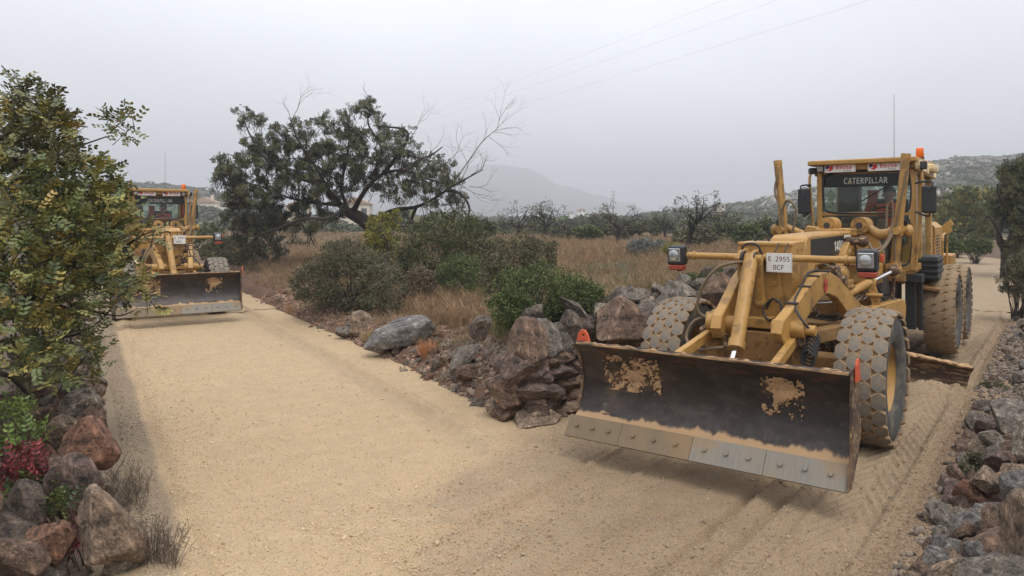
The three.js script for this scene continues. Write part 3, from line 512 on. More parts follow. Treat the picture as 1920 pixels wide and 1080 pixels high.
function bent(profile, x0, x1, thick, n = 1) { // a curved plate: an outline of (z, y) swept along x, with real thickness
  const f = [], P = profile.map((p) => new THREE.Vector2(p[0], p[1])), back = P.map((p, i) => { const a = P[Math.max(0, i - 1)], b = P[Math.min(P.length - 1, i + 1)], d = b.clone().sub(a).normalize(); return new THREE.Vector2(p.x - d.y * thick * -1, p.y + d.x * thick * -1); });
  const ring = [...P, ...back.reverse()], pos = [], uv = [], idx = []; const len = [0]; for (let i = 1; i < P.length; i++) len.push(len[i - 1] + P[i].distanceTo(P[i - 1]));
  const tot = len[P.length - 1], vOf = ring.map((p, i) => i < P.length ? 1 - len[i] / tot : len[ring.length - 1 - i] === undefined ? 0 : 1 - len[ring.length - 1 - i] / tot);
  for (const X of [x0, x1]) ring.forEach((p, i) => { pos.push(X, p.y, p.x); uv.push(X === x0 ? 0 : 1, vOf[i] * .999); });
  const n0 = ring.length; for (let i = 0; i < n0; i++) { const j = (i + 1) % n0; idx.push(i, j, n0 + i, j, n0 + j, n0 + i); }
  const m = P.length; for (let i = 0; i < m - 1; i++) { const a = i, b = i + 1, c = n0 - 1 - i, d = n0 - 2 - i; idx.push(a, c, b, b, c, d, n0 + a, n0 + b, n0 + c, n0 + b, n0 + d, n0 + c); }
  let g = new THREE.BufferGeometry(); g.setAttribute('position', new THREE.Float32BufferAttribute(pos, 3)); g.setAttribute('uv', new THREE.Float32BufferAttribute(uv, 2)); g.setIndex(idx);
  g = g.toNonIndexed(); g.computeVertexNormals(); return toCreasedNormals(g, .5);
}
function lump(cx, cy, w, h, zOf, seed, thick) { // dried mud stuck to the blade face
  const rnd = mulberry(seed), N = 110, pos = [], idx = [];
  for (let j = 0; j <= N; j++) for (let i = 0; i <= N; i++) { const u = i / N * 2 - 1, v = j / N * 2 - 1, x = cx + u * w, y = cy + v * h, n = fbm2(x * 9 + seed, y * 9, 4, 7), d = Math.hypot(u, v) + (n - .5) * 2.6 + (fbm2(x * 48 + seed, y * 48, 3, 9) - .5) * 2.2; pos.push(x, y, zOf(y) + (d < .78 ? thick * (.35 + n) * Math.min(1, (.78 - d) * 6) : -.01)); }
  for (let j = 0; j < N; j++) for (let i = 0; i < N; i++) { const a = j * (N + 1) + i; if ([a, a + 1, a + N + 1, a + N + 2].some((k) => pos[k * 3 + 2] > zOf(pos[k * 3 + 1]))) idx.push(a, a + 1, a + N + 2, a, a + N + 2, a + N + 1); }
  const g = new THREE.BufferGeometry(); g.setAttribute('position', new THREE.Float32BufferAttribute(pos, 3)); g.setIndex(idx); g.computeVertexNormals(); return boxUV(g);
}

function makeGrader(label, near) {
  const G = thing('motor_grader', label, 'grader', 'motor graders on the tracks');
  const p = (n, g, m) => part(G, n, g, m);
  // wheels
  wheel(G, 1.02, .668, 0, 1, near ? 'each' : 'one'); wheel(G, -1.08, .655, 0, -1, near ? 'each' : 'one');
  wheel(G, 1.03, .668, -5.15, 1, near ? 'each' : 'one', true); wheel(G, 1.03, .668, -6.65, 1, 'one', true); wheel(G, -1.03, .668, -5.15, -1, 'one', true); wheel(G, -1.03, .668, -6.65, -1, 'one', true);
  // front axle
  p('front_axle', [box(-.84, .8, .58, .84, -.12, .12, .03), box(-.46, .3, .82, 1.16, -.2, .22, .02), rod([-.84, .5, 0], [-.84, .9, 0], .09), rod([.8, .5, 0], [.8, .9, 0], .09), rod([-.95, .66, 0], [-.8, .66, 0], .13), rod([.78, .66, 0], [.92, .66, 0], .13), rod([-.8, .5, -.3], [.78, .5, -.3], .03)], M.dirty);
  p('bolster_beam', [box(-.5, .24, 1.1, 1.21, -.1, .34, .015)], M.paint);
  p('front_cover', [box(-.42, .3, .52, 1.07, .24, .34, .02), ...[-.3, -.05, .2].flatMap((x) => [.62, .8, .97].map((y) => rod([x, y, .34], [x, y, .36], .022, .022, 6)))], M.dirty);
  p('steering_knuckle', [rod([-.62, 1.16, .16], [-.42, 1.16, .16], .075), ball(-.6, 1.16, .16, .09), rod([-.62, 1.16, .16], [-.72, 1.16, .16], .05)], M.paint);
  // front housing that carries the dozer blade's lift cylinder
  p('front_housing', [sheetZ([[-.4, 1.19], [.12, 1.19], [.225, 1.42], [.225, 1.975], [-.365, 1.975]], -.32, .1, .012), box(-.375, .235, 1.955, 1.985, -.33, .112, .006)], M.paint);
  p('housing_bracket', [sheetZ([[-.3, 1.2], [.17, 1.2], [.1, 1.62], [.02, 1.86], [-.24, 1.86], [-.28, 1.6]], .1, .16, .008), ...[[.06, 1.56], [.09, 1.4], [.13, 1.27], [-.24, 1.3], [-.24, 1.5]].map(([x, y]) => rod([x, y, .16], [x, y, .185], .024, .024, 6))], M.paint);
  for (const x of [-.25, -.1]) p('cylinder_ear', [sheetX([[.15, 1.72], [.36, 1.76], [.4, 1.83], [.36, 1.9], [.15, 1.92]], x - .02, x + .02, .006)], M.paint);
  p('link_bar', [bar([-.05, 1.84, .33], [-.06, 1.37, .24], .065, .1), rod([-.3, 1.83, .34], [-.01, 1.83, .34], .04), rod([-.1, 1.36, .24], [-.02, 1.36, .24], .055)], M.paint);
  p('cylinder_boot', [rod([-.225, 1.83, .34], [-.2, 1.83, .34], .075), rod([-.085, 1.83, .34], [-.07, 1.83, .34], .07)], M.black);
  { const c = p('dozer_lift_cylinder', [rod([-.132, 1.85, .33], [-.055, 1.02, .93], .077, .07, 20), rod([-.06, 1.06, .9], [-.053, .99, .955], .085, .085, 20)], M.paint); part(c, 'piston_rod', [rod([-.055, 1.02, .93], [.02, .6, 1.5], .03)], M.chrome); }
  // dozer blade
  const prof = [[1.93, 1.095], [1.85, 1.0], [1.79, .88], [1.77, .76], [1.785, .64], [1.82, .54], [1.87, .46], [1.93, .41]], zOf = (y) => { for (let i = 1; i < prof.length; i++) if (y >= prof[i][1]) return mix(prof[i][0], prof[i - 1][0], (y - prof[i][1]) / (prof[i - 1][1] - prof[i][1])); return prof[7][0]; };
  const B = p('dozer_blade', [bent(prof, -1.265, 1.265, .03)], M.blade);
  part(B, 'top_rail', [box(-1.27, 1.27, 1.0, 1.07, 1.72, 1.85, .01), box(-1.2, 1.2, .55, .62, 1.62, 1.75, .01), ...[-.9, -.45, .45, .9].map((x) => sheetX([[1.64, .5], [1.74, .5], [1.74, 1.04], [1.84, 1.06], [1.64, .9]], x - .015, x + .015, .003))], M.rust);
  part(B, 'soil_crust', [(() => { const g = new THREE.BoxGeometry(2.5, .02, .05, 180, 1, 3), q = g.attributes.position; for (let k = 0; k < q.count; k++) { const x = q.getX(k), z = q.getZ(k), n = fbm2(x * 14, z * 14, 3, 5); if (q.getY(k) > 0) q.setY(k, -.006 + .03 * n); q.setZ(k, z * (.75 + .5 * n2(x * 8, z > 0 ? 3 : 9, 5))); } g.translate(0, 1.097, 1.905); g.computeVertexNormals(); return boxUV(g); })()], M.mud);
  part(B, 'mud_patch', lump(-.72, .84, .3, .17, zOf, 4, .024), M.mud); part(B, 'mud_patch', lump(.7, .82, .18, .17, zOf, 29, .022), M.mud);
  part(B, 'end_plate', [sheetX([[2.0, .27], [2.08, .27], [1.99, .5], [1.97, 1.0], [1.94, 1.13], [1.88, 1.14], [1.74, 1.05], [1.72, .6], [1.82, .45]], 1.268, 1.29, .004)], M.rust);
  part(B, 'end_plate', [sheetX([[1.86, .5], [1.795, .64], [1.78, .76], [1.8, .88], [1.86, 1.0], [1.93, 1.08], [1.74, 1.05], [1.72, .6], [1.8, .5]], -1.3, -1.268, .004)], M.rust);
  part(B, 'warning_lug', [sheetZ([[-1.28, 1.06], [-1.11, 1.06], [-1.15, 1.18], [-1.18, 1.215], [-1.215, 1.215], [-1.25, 1.18]], 1.87, 1.895, .003, [[-1.195, 1.165, .017]])], M.orange);
  part(B, 'warning_lug', [sheetX([[1.85, 1.05], [1.95, 1.05], [1.945, 1.17], [1.92, 1.21], [1.89, 1.21]], 1.3, 1.32, .003)], M.orange);
  // bolt-on cutting edge: four plates
  const cuts = [-1.3, -.72, -.02, .62, 1.27];
  for (let k = 0; k < 4; k++) {
    const e = part(B, 'cutting_edge', [(() => { const w = cuts[k + 1] - cuts[k] - .003, g = new RoundedBoxGeometry(w, .205, .028, 1, .004); g.applyMatrix4(mat4((cuts[k] + cuts[k + 1]) / 2, .335, 2.0, -.58, 0, 0)); return boxUV(g); })()], k > 1 ? M.edgeBright : M.edge);
    for (const f of [.2, .5, .8]) { const x = mix(cuts[k], cuts[k + 1], f); part(e, 'bolt', [rod([x, .345, 2.0], [x, .36, 2.024], .02, .017, 10)], k > 1 ? M.edgeBright : M.edge); }
  }
  for (const s of [-1, 1]) p('push_arm', [bar([s * .44 - .04, 1.06, .55], [s * .5 - .02, .86, 1.74], .07, .1), bar([s * .44 - .04, .5, .4], [s * .5, .6, 1.68], .08, .12)], M.paint);
  for (const s of [-1, 1]) { p('push_arm_post', [box(s * .46 - .11, s * .46 + .03, .42, 1.1, .36, .52, .012)], M.dirty); p('pivot_pin', [rod([s * .44 - .16, 1.06, .56], [s * .44 + .08, 1.06, .56], .06), rod([s * .44 - .12, 1.06, .56], [s * .44 - .09, 1.06, .56], .085), rod([s * .44 + .01, 1.06, .56], [s * .44 + .05, 1.06, .56], .085)], M.rust); }
  // main frame
  p('main_frame', [sheetX([[-.1, 1.16], [.06, 1.42], [-.4, 2.0], [-.48, 2.03], [-3.85, 2.03], [-3.85, 1.7], [-.72, 1.7], [-.5, 1.56], [-.34, 1.16]], -.185, .235, .02)], M.paint);
  p('frame_decal', [panel(1.78, .235, .2395, 1.886, -1.42, Math.PI / 2)], M.decal);
  p('access_cover', [box(-.16, .2, 2.03, 2.045, -1.3, -.5, .005)], M.cream);
  // light bar, lamps, number plate
  p('light_bar', [rod([-.98, 1.832, .2], [.94, 1.832, .2], .036, .036, 16), rod([-.86, 1.832, .2], [-.84, 1.832, .2], .05), rod([.8, 1.832, .2], [.82, 1.832, .2], .05)], M.paint);
  for (const s of [-1, 1]) {
    const x = s * 1.03 - .01, h = p('headlamp', [cbox(x, 1.835, .25, .2, .22, .15, .06, s * .06, 0, .03)], M.black);
    part(h, 'lens', [cbox(x, 1.84, .32, .15, .15, .03, .06, s * .06, 0, .03)], M.lens); part(h, 'reflector', [(() => { const g = new THREE.SphereGeometry(.1, 20, 8, 0, Math.PI * 2, 0, .62); g.rotateX(Math.PI / 2); g.scale(1, 1, .5); g.translate(x, 1.84, .302); return boxUV(g); })()], M.lens);
    part(h, 'indicator', [cbox(x + .01, 1.70, .27, .17, .055, .12, 0, 0, 0, .012)], M.red);
    part(h, 'lamp_bracket', [rod([x, 1.74, .2], [x, 1.66, .18], .05, .04)], M.rust);
    if (s > 0) part(h, 'side_marker', [cbox(x + .125, 1.86, .2, .04, .07, .05)], M.orange);
  }
  { const n = p('number_plate', [box(0, .275, 1.685, 1.885, .24, .25, .002)], M.white); part(n, 'plate_lettering', [panel(.27, .195, .1375, 1.785, .2525)], M.plate); part(n, 'plate_bolt', [rod([.09, 1.9, .23], [.09, 1.98, .12], .008), rod([.19, 1.9, .23], [.19, 1.98, .12], .008)], M.dark); }
  // arched drawbar beams
  const arch = [[.86, 1.16], [.8, 1.27], [.62, 1.34], [.28, 1.5], [.08, 1.6], [-.12, 1.655], [-.35, 1.65], [-.62, 1.56], [-.95, 1.38], [-1.3, 1.2], [-1.55, 1.12], [-2.9, 1.1], [-3.02, 1.06], [-3.05, .98], [-3.02, .84], [-1.45, .84], [-1.2, .92], [-.85, 1.18], [-.55, 1.37], [-.3, 1.44], [-.1, 1.42], [.12, 1.32], [.38, 1.18], [.56, 1.1], [.78, 1.06]];
  for (const s of [1, -1]) { const g = sheetX(arch, -.055, .055, .01); g.applyMatrix4(mat4(s > 0 ? .41 : -.41, 0, 0, 0, s * -.115, 0)); const a = p('drawbar_arch', [boxUV(g)], M.paint);
    if (s > 0) { const o = new THREE.CircleGeometry(.078, 28); o.scale(.62, 1, 1); o.applyMatrix4(mat4(.497, 1.53, -.2, 0, Math.PI / 2 - .115, 0)); part(a, 'number_badge', [o], M.oval); [[.5, 1.41], [.2, 1.55], [-.02, 1.64], [-.3, 1.67]].forEach(([z, y]) => part(a, 'hose_clamp', [cbox(.41 - z * .115, y, z, .13, .02, .05)], M.dark)); } }
  p('drawbar_pivot', [rod([.2, 1.17, .6], [.52, 1.17, .6], .085), rod([.5, 1.17, .6], [.62, 1.17, .6], .05), rod([-.5, 1.17, .6], [-.2, 1.17, .6], .085)], M.paint);
  p('spring_coil', [hose(Array.from({ length: 44 }, (_, i) => { const a = i * .9; return [.56 + .08 * Math.sin(a) * .8, 1.06 - .004 * i + .1 * Math.cos(a), .5 + .004 * i]; }), .012, 160, 6)], M.rubberHose);
  // circle with its teeth, drawbar and moldboard
  const teeth = []; for (let k = 0; k < 54; k++) { const a = k / 54 * Math.PI * 2; teeth.push(cbox(.86 * Math.sin(a), .72, -1.8 + .86 * Math.cos(a), .06, .09, .09, 0, a, 0, .01)); }
  { const c = p('circle', [(() => { const g = new THREE.LatheGeometry([[.66, .62], [.83, .62], [.83, .8], [.66, .8], [.66, .62]].map((q) => new THREE.Vector2(...q)), 48); g.translate(0, 0, -1.8); return boxUV(g); })()], M.rust); teeth.forEach((g) => part(c, 'tooth', g, M.rust)); }
  p('drawbar', [bar([.3, .98, .1], [.62, .9, -1.9], .14, .16), bar([-.3, .98, .1], [-.62, .9, -1.9], .14, .16), box(-.7, .7, .84, .96, -1.55, -1.25, .02), box(-.5, .5, .86, .96, -2.6, -2.3, .02), box(-.26, .26, .98, 1.2, -2.3, -1.6, .03)], M.dirty);
  p('circle_side_plate', [sheetX([[-1.3, .5], [-1.3, .62], [-2.8, .62], [-2.8, .5]], .5, .62, .01)], M.dirty);
  { const mp = [[.14, .62], [.06, .53], [.02, .42], [.02, .3], [.06, .18], [.13, .1], [.18, .04]], g = bent(mp, -1.2, 1.66, .025); const m = p('moldboard', [g], M.rust); m.position.set(.02, .0, -2.15); m.rotation.set(0, .4, -.19, 'YXZ'); part(m, 'moldboard_edge', [box(-1.2, 1.66, -.02, .1, .15, .175, .003)], M.edge); part(m, 'moldboard_soil', [(() => { const rnd = mulberry(9), L = []; for (let i = 0; i < 80; i++) L.push(ball(-1.1 + rnd() * 2.7, .615 + rnd() * .02, .1 + rnd() * .05, .03 + rnd() * .02, 1.6, .5, 1)); return merge(L); })()], M.mud, 'stuff'); }
  p('blade_support', [bar([.45, .66, -2.1], [.5, .35, -2.45], .16, .14), bar([-.45, .66, -1.9], [-.5, .35, -2.1], .16, .14)], M.rust);
  // blade lift cylinders, arms and links
  for (const s of [1, -1]) {
    const top = s > 0 ? [.885, 3.07, -2.63] : [-.87, 3.06, -2.63], low = s > 0 ? [.735, 1.58, -2.63] : [-.735, 1.58, -2.63], end = [s * .69, 1.06, -2.72];
    const c = p('blade_lift_cylinder', [rod(low, top, .058, .058, 18), rod([mix(low[0], top[0], .96), mix(low[1], top[1], .96), low[2]], [top[0], top[1] + .004, top[2]], .063, .063, 18), rod([low[0] - .002 * s, low[1] - .05, low[2]], [low[0] + .008 * s, low[1] + .06, low[2]], .068, .068, 18)], M.paint);
    part(c, 'piston_rod', [rod(low, end, .026)], M.rust);
    part(c, 'ball_end', [ball(end[0], end[1], end[2], .085)], M.rust);
    part(c, 'bore', [rod([s > 0 ? .33 : -.1, 2.12, -2.402], [s > 0 ? .33 : -.1, 2.12, -2.397], .045, .045, 16)], M.dark);
    part(c, 'hose', [hose([[low[0] + .02, 1.66, -2.56], [low[0] + .02 * s, 1.9, -2.54], [top[0] - .08 * s, 2.3, -2.55], [top[0] - .02, 2.62, -2.56], [top[0] + .02, 2.85, -2.57]], .016)], M.tanHose);
    p('cylinder_yoke', [rod([s * .78, 1.99, -2.63], [s * .79, 2.12, -2.63], .085, .085, 18), rod([s * .66, 2.05, -2.63], [s * .92, 2.05, -2.63], .05), ball(s * .92, 2.05, -2.62, .07, .8, 1.2, 1), rod([s * .79, 2.05, -2.55], [s * .79, 2.05, -2.45], .05)], M.paint);
    p('lift_arm', [hose(s > 0 ? [[.3, 2.12, -2.6], [.42, 2.07, -2.6], [.55, 2.0, -2.6], [.68, 2.02, -2.62], [.76, 2.08, -2.63]] : [[-.12, 2.05, -2.6], [-.3, 1.99, -2.6], [-.48, 1.99, -2.6], [-.62, 2.04, -2.62], [-.78, 2.1, -2.63]], s > 0 ? .07 : .055, 24, 12)], M.paint);
    p('lift_arm_boss', [rod([s > 0 ? .33 : -.1, 2.12, -2.75], [s > 0 ? .33 : -.1, 2.12, -2.42], .115, .115, 22), rod([s > 0 ? .33 : -.1, 2.12, -2.42], [s > 0 ? .33 : -.1, 2.12, -2.4], .075, .07, 18), ...[0, 1, 2, 3, 4, 5].map((k) => { const a = k * Math.PI / 3; return rod([(s > 0 ? .33 : -.1) + .09 * Math.cos(a), 2.12 + .09 * Math.sin(a), -2.42], [(s > 0 ? .33 : -.1) + .09 * Math.cos(a), 2.12 + .09 * Math.sin(a), -2.405], .012, .012, 6); })], M.paint);
  }
  p('lift_saddle', [box(-.26, .3, 1.98, 2.08, -2.8, -2.38, .02), sheetZ([[.26, 2.08], [.42, 2.14], [.5, 1.98], [.6, 1.75], [.6, 1.5], [.36, 1.42], [.27, 1.6]], -2.68, -2.56, .012, [[.45, 1.62, .045]]), sheetZ([[-.24, 2.08], [-.42, 2.1], [-.6, 1.75], [-.58, 1.5], [-.2, 1.5]], -2.68, -2.56, .012), box(.24, .62, 1.36, 1.62, -2.5, -2.2, .02)], M.paint);
  p('lock_bar', [(() => { const g = sheetZ([[-.045, 0], [.045, 0], [.05, .92], [-.05, .92]], -.03, .03, .006, [[0, .15, .018], [0, .3, .018], [0, .45, .018], [0, .6, .018], [0, .75, .018]]); g.applyMatrix4(mat4(.66, 1.02, -2.0, 0, .2, .24)); return boxUV(g); })(), rod([.52, 1.25, -1.93], [.72, 1.25, -1.95], .025)], M.paint);
  p('lock_bar_pin', [rod([.3, 1.93, -1.95], [.5, 1.93, -1.95], .055), ball(.48, 1.93, -1.95, .075), ball(.3, 1.93, -1.95, .06)], M.rust);
  p('link_arm', [bar([.3, 1.9, -1.9], [.24, 1.5, -1.5], .09, .08), rod([.1, 1.55, -1.35], [.42, 1.55, -1.35], .1), rod([.36, 1.55, -1.35], [.44, 1.55, -1.35], .07)], M.paint);
  { const c = p('centre_shift_cylinder', [rod([.3, 1.24, -1.3], [.58, 1.42, -2.05], .055, .055, 16)], M.paint); part(c, 'piston_rod', [rod([.58, 1.42, -2.05], [.74, 1.52, -2.5], .028)], M.chrome); part(c, 'rod_end', [ball(.74, 1.53, -2.52, .08)], M.rust); }
  p('side_link', [sheetX([[-2.52, 1.44], [-2.52, 1.6], [-2.75, 1.6], [-2.8, 1.52], [-2.75, 1.44]], .64, .8, .01), rod([.8, 1.52, -2.62], [.83, 1.52, -2.62], .05)], M.paint);
  // hydraulic lines
  const tan = [[[-.2, 1.8, .4], [-.42, 1.74, .5], [-.62, 1.5, .52], [-.66, 1.25, .5], [-.5, 1.16, .45]], [[-.42, 1.2, .4], [-.7, 1.16, .5], [-.78, .98, .56], [-.6, .9, .7], [-.2, .98, .88]], [[.5, 1.9, -2.2], [.6, 1.78, -2.1], [.68, 1.85, -2.3], [.76, 2.06, -2.5]], [[.35, 1.95, -2.2], [.5, 1.82, -2.15], [.66, 1.86, -2.35], [.74, 2.2, -2.52], [.72, 2.45, -2.5], [.68, 2.4, -2.5], [.66, 2.1, -2.5]], [[-.62, 2.0, -2.5], [-.56, 2.35, -2.5], [-.68, 2.48, -2.5], [-.78, 2.3, -2.55], [-.76, 2.05, -2.55]]];
  tan.forEach((t) => p('hydraulic_hose', [hose(t, .017)], M.tanHose));
  const blk = [[[.58, 1.17, .62], [.5, 1.28, .66], [.38, 1.4, .5], [.36, 1.55, .2], [.36, 1.66, 0], [.4, 1.69, -.25]], [[.0, 1.3, .25], [.1, 1.42, .32], [.2, 1.35, .35], [.16, 1.24, .36], [.05, 1.2, .34], [-.02, 1.3, .3], [.06, 1.4, .3]], [[-.3, 1.84, .2], [-.24, 1.96, .26], [-.1, 1.97, .26], [-.04, 1.8, .2]], [[.3, 1.7, -1.2], [.36, 1.6, -1.3], [.3, 1.44, -1.5], [.2, 1.3, -1.7]], [[.2, 1.72, -1.0], [.32, 1.62, -1.1], [.36, 1.5, -1.25]], [[.1, 1.2, -.4], [.3, 1.1, -.9], [.35, 1.08, -1.5], [.3, 1.15, -2.2]], [[.2, 1.15, -.4], [.4, 1.05, -1.0], [.3, 1.12, -1.6]], [[.7, 1.3, -3.1], [.6, 1.15, -3.3], [.4, 1.1, -3.4], [.2, 1.3, -3.5]], [[.3, 1.5, -3.0], [.45, 1.2, -3.1], [.5, .95, -3.3]], [[-.3, 1.98, -.2], [-.26, 2.06, -.22], [-.18, 2.06, -.24], [-.14, 1.98, -.25]]];
  blk.forEach((t) => p('hydraulic_hose', [hose(t, .013)], M.rubberHose));
  p('steel_pipes', [.06, .12, .18].map((d) => hose([[.1 + d, 1.28, -.5], [.3 + d * .5, 1.24, -1.2], [.32 + d, 1.2, -2.0], [.3, 1.3, -2.9]], .014)), M.chrome);
  p('circle_drive_motor', [rod([.24, 1.52, -.95], [.46, 1.52, -.95], .1, .1, 18), rod([.46, 1.52, -.95], [.52, 1.52, -.95], .06, .06, 12), box(.3, .44, 1.58, 1.68, -1.05, -.86, .02)], M.rust);
  p('valve_block', [box(.25, .42, 1.3, 1.46, -1.75, -1.45, .012), ...[0, 1, 2, 3].map((k) => rod([.42, 1.38, -1.5 - k * .06], [.46, 1.38, -1.5 - k * .06], .02, .02, 8))], M.dirty);
  for (const [x, y, z, rr] of [[.44, 1.3, -1.9, .05], [.6, 1.12, -1.5, .045], [.55, 1.13, -2.3, .05], [.3, 1.22, -.3, .05]]) p('grease_fitting', [rod([x, y, z], [x + .07, y, z], rr, rr, 12), rod([x + .07, y, z], [x + .09, y, z], rr * .5, rr * .5, 6)], M.rust);
  [[.48, 1.22, -.9], [.5, 1.06, -1.4], [.58, .98, -1.8], [.66, .97, -2.4], [.71, .97, -2.85]].forEach(([x, y, z]) => p('frame_bolt', [rod([x, y, z], [x + .05, y, z + .006], .022, .022, 6)], M.dirty));
  for (let k = 0; k < 6; k++) p('cover_bolt', [rod([.236, 1.74, -.9 - k * .5], [.25, 1.74, -.9 - k * .5], .018, .018, 6)], M.dirty);
  for (const z of [-.2, -.05]) p('housing_bolt', [rod([.22, 1.9, z], [.242, 1.9, z], .02, .02, 6)], M.dirty);
  // machine below the cab
  p('transmission', [box(-.42, .42, .55, 1.45, -5.0, -3.5, .04), rod([-.3, .9, -3.5], [-.3, .9, -3.2], .18), box(-.5, .5, .45, .7, -4.8, -3.7, .03)], M.dark);
  p('frame_hitch', [sheetX([[-3.2, 1.7], [-3.85, 1.7], [-4.6, 1.3], [-4.6, .7], [-3.6, .75], [-3.3, 1.2]], -.3, .3, .02), box(-.66, .66, 1.24, 1.42, -4.6, -3.9, .02)], M.dirty);
  for (const s of [1, -1]) {
    p('tandem_housing', [box(s * .74 - .14, s * .74 + .14, .42, 1.0, -7.1, -4.75, .09)], M.dirty);
    p('step_bracket', [box(s * .76 - .13, s * .76 + .02, .52, 1.36, -4.1, -4.02, .01), box(s * .76 + .04, s * .76 + .1, .5, 1.3, -4.2, -4.12, .008), box(s * .76 - .2, s * .76 + .12, 1.24, 1.36, -4.2, -3.95, .01), cbox(s * .62, 1.36, -4.0, .22, .05, .06, 0, 0, s * .5)], M.black);
    const bb = p('battery_box', [box(s * .87 - .15, s * .87 + .15, 1.22, 1.6, -5.1, -4.52, .03)], M.black); for (let k = 0; k < 4; k++) part(bb, 'rib', [box(s * .87 - .165, s * .87 + .165, 1.25 + k * .088, 1.295 + k * .088, -5.12, -4.5, .015)], M.black);
    p('fender_bracket', [cbox(s * .9, 1.12, -4.75, .3, .05, .5, .1, 0, s * -.15), box(s * .72 - .1, s * .72 + .1, .98, 1.2, -5.4, -4.8, .02)], M.dirty);
  }
  // engine hood and what shows behind the cab
  p('engine_hood', [sheetZ([[-.62, 1.15], [.62, 1.15], [.62, 1.98], [.52, 2.07], [-.52, 2.07], [-.62, 1.98]], -8.1, -5.45, .02)], M.paint);
  p('hood_cap', [box(-.5, .64, 2.07, 2.13, -6.4, -5.5, .03), sheetX([[-5.9, 2.13], [-6.4, 2.13], [-6.25, 2.3], [-6.0, 2.3]], .2, .6, .02)], M.cream);
  p('hood_grille', [box(.62, .632, 1.3, 1.9, -7.8, -6.6, .003), ...Array.from({ length: 9 }, (_, i) => box(.63, .642, 1.34 + i * .06, 1.36 + i * .06, -7.75, -6.65, .002))], M.dark);
  p('handrail', [hose([[.72, 1.25, -5.6], [.72, 1.9, -5.6], [.72, 2.02, -5.75], [.72, 2.02, -6.3], [.72, 1.9, -6.4], [.72, 1.25, -6.4]], .02), hose([[.78, 1.2, -7.0], [.78, 1.75, -7.0], [.78, 1.85, -7.1], [.78, 1.85, -7.5], [.78, 1.75, -7.6], [.78, 1.2, -7.6]], .02)], M.paint);
  p('rear_decal', [box(.622, .63, 1.45, 1.85, -6.1, -5.95, .002)], M.white);
  p('rear_ripper', [sheetX([[-8.0, 1.6], [-8.2, 1.9], [-8.75, 1.95], [-9.0, 1.6], [-8.8, 1.4], [-8.3, 1.3]], .3, .38, .01), (() => { const g = sheetZ([[0, -.07], [.42, -.06], [.46, -.12], [.58, -.13], [.6, -.02], [.72, 0], [.72, .13], [0, .08]], -.05, .05, .01); g.scale(.75, .8, 1); g.applyMatrix4(mat4(.36, 1.72, -8.5, 0, .1, .62)); return boxUV(g); })(), box(-.8, .8, 1.2, 1.42, -8.9, -8.2, .03)], M.paint);
  // cab -------------------------------------------------------------
  const zf = -3.96, zb = -5.42;
  p('cab_floor', [box(-.74, .76, 1.36, 1.44, zb, zf + .02, .01), box(-.6, .62, 1.2, 1.37, zb, zf - .05, .02)], M.dirty);
  const C = p('cab_frame', [
    bar([-.63, 1.42, zf], [-.63, 3.0, zf], .085, .09), bar([.76, 1.42, zf], [.76, 3.0, zf], .085, .09), box(-.66, .79, 2.245, 2.3, zf - .03, zf + .03, .012), box(-.66, .79, 1.4, 1.47, zf - .03, zf + .03, .012),
    bar([-.7, 1.42, zb], [-.7, 3.0, zb], .1, .1), bar([.76, 1.42, zb], [.76, 3.0, zb], .1, .1), box(-.7, .78, 1.4, 1.9, zb - .03, zb + .03, .012), box(.72, .79, 1.4, 1.5, zb, zf, .012), box(-.72, -.64, 1.4, 1.5, zb, zf, .012), bar([.76, 1.45, -4.55], [.76, 3.0, -4.55], .06, .06), box(-.66, .79, 2.9, 3.02, zf - .04, zf + .02, .012), box(.73, .79, 2.88, 3.02, zb, zf, .01), box(-.72, -.64, 2.88, 3.02, zb, zf, .01), box(-.7, .78, 2.85, 3.02, zb - .03, zb + .03, .01)], M.paint);
  part(C, 'window_seal', [hose([[-.56, 2.33, zf + .035], [-.56, 2.85, zf + .035], [-.5, 2.9, zf + .035], [.66, 2.9, zf + .035], [.71, 2.85, zf + .035], [.71, 2.36, zf + .035], [.66, 2.315, zf + .035], [-.5, 2.315, zf + .035], [-.56, 2.36, zf + .035]], .017, 90, 6), hose([[-.55, 1.5, zf + .035], [-.55, 2.18, zf + .035], [-.5, 2.22, zf + .035], [-.02, 2.22, zf + .035], [.04, 2.16, zf + .035], [.04, 1.5, zf + .035]], .015, 60, 6), hose([[.22, 1.5, zf + .035], [.22, 2.16, zf + .035], [.27, 2.22, zf + .035], [.66, 2.22, zf + .035], [.71, 2.17, zf + .035], [.71, 1.56, zf + .035], [.65, 1.5, zf + .035], [.22, 1.5, zf + .035]], .015, 60, 6)], M.black);
  p('windscreen', [box(-.59, .72, 2.3, 2.91, zf - .004, zf + .004, .001)], M.glass);
  { const m = p('windscreen_band', [panel(1.3, .2, .065, 2.795, zf + .009)], M.band); }
  p('front_window', [box(-.59, .06, 1.47, 2.24, zf - .004, zf + .004, .001)], M.glass); p('front_window', [box(.2, .72, 1.47, 2.24, zf - .004, zf + .004, .001)], M.glass);
  p('side_window', [box(.757, .763, 1.5, 2.88, -4.52, zf - .05, .001)], M.glass); p('side_window', [box(.757, .763, 1.5, 2.88, zb + .05, -4.58, .001)], M.glass); p('side_window', [box(-.683, -.677, 1.5, 2.88, zb + .05, zf - .05, .001)], M.glass);
  p('rear_window', [box(-.66, .72, 1.9, 2.86, zb - .003, zb + .003, .001)], M.glass);
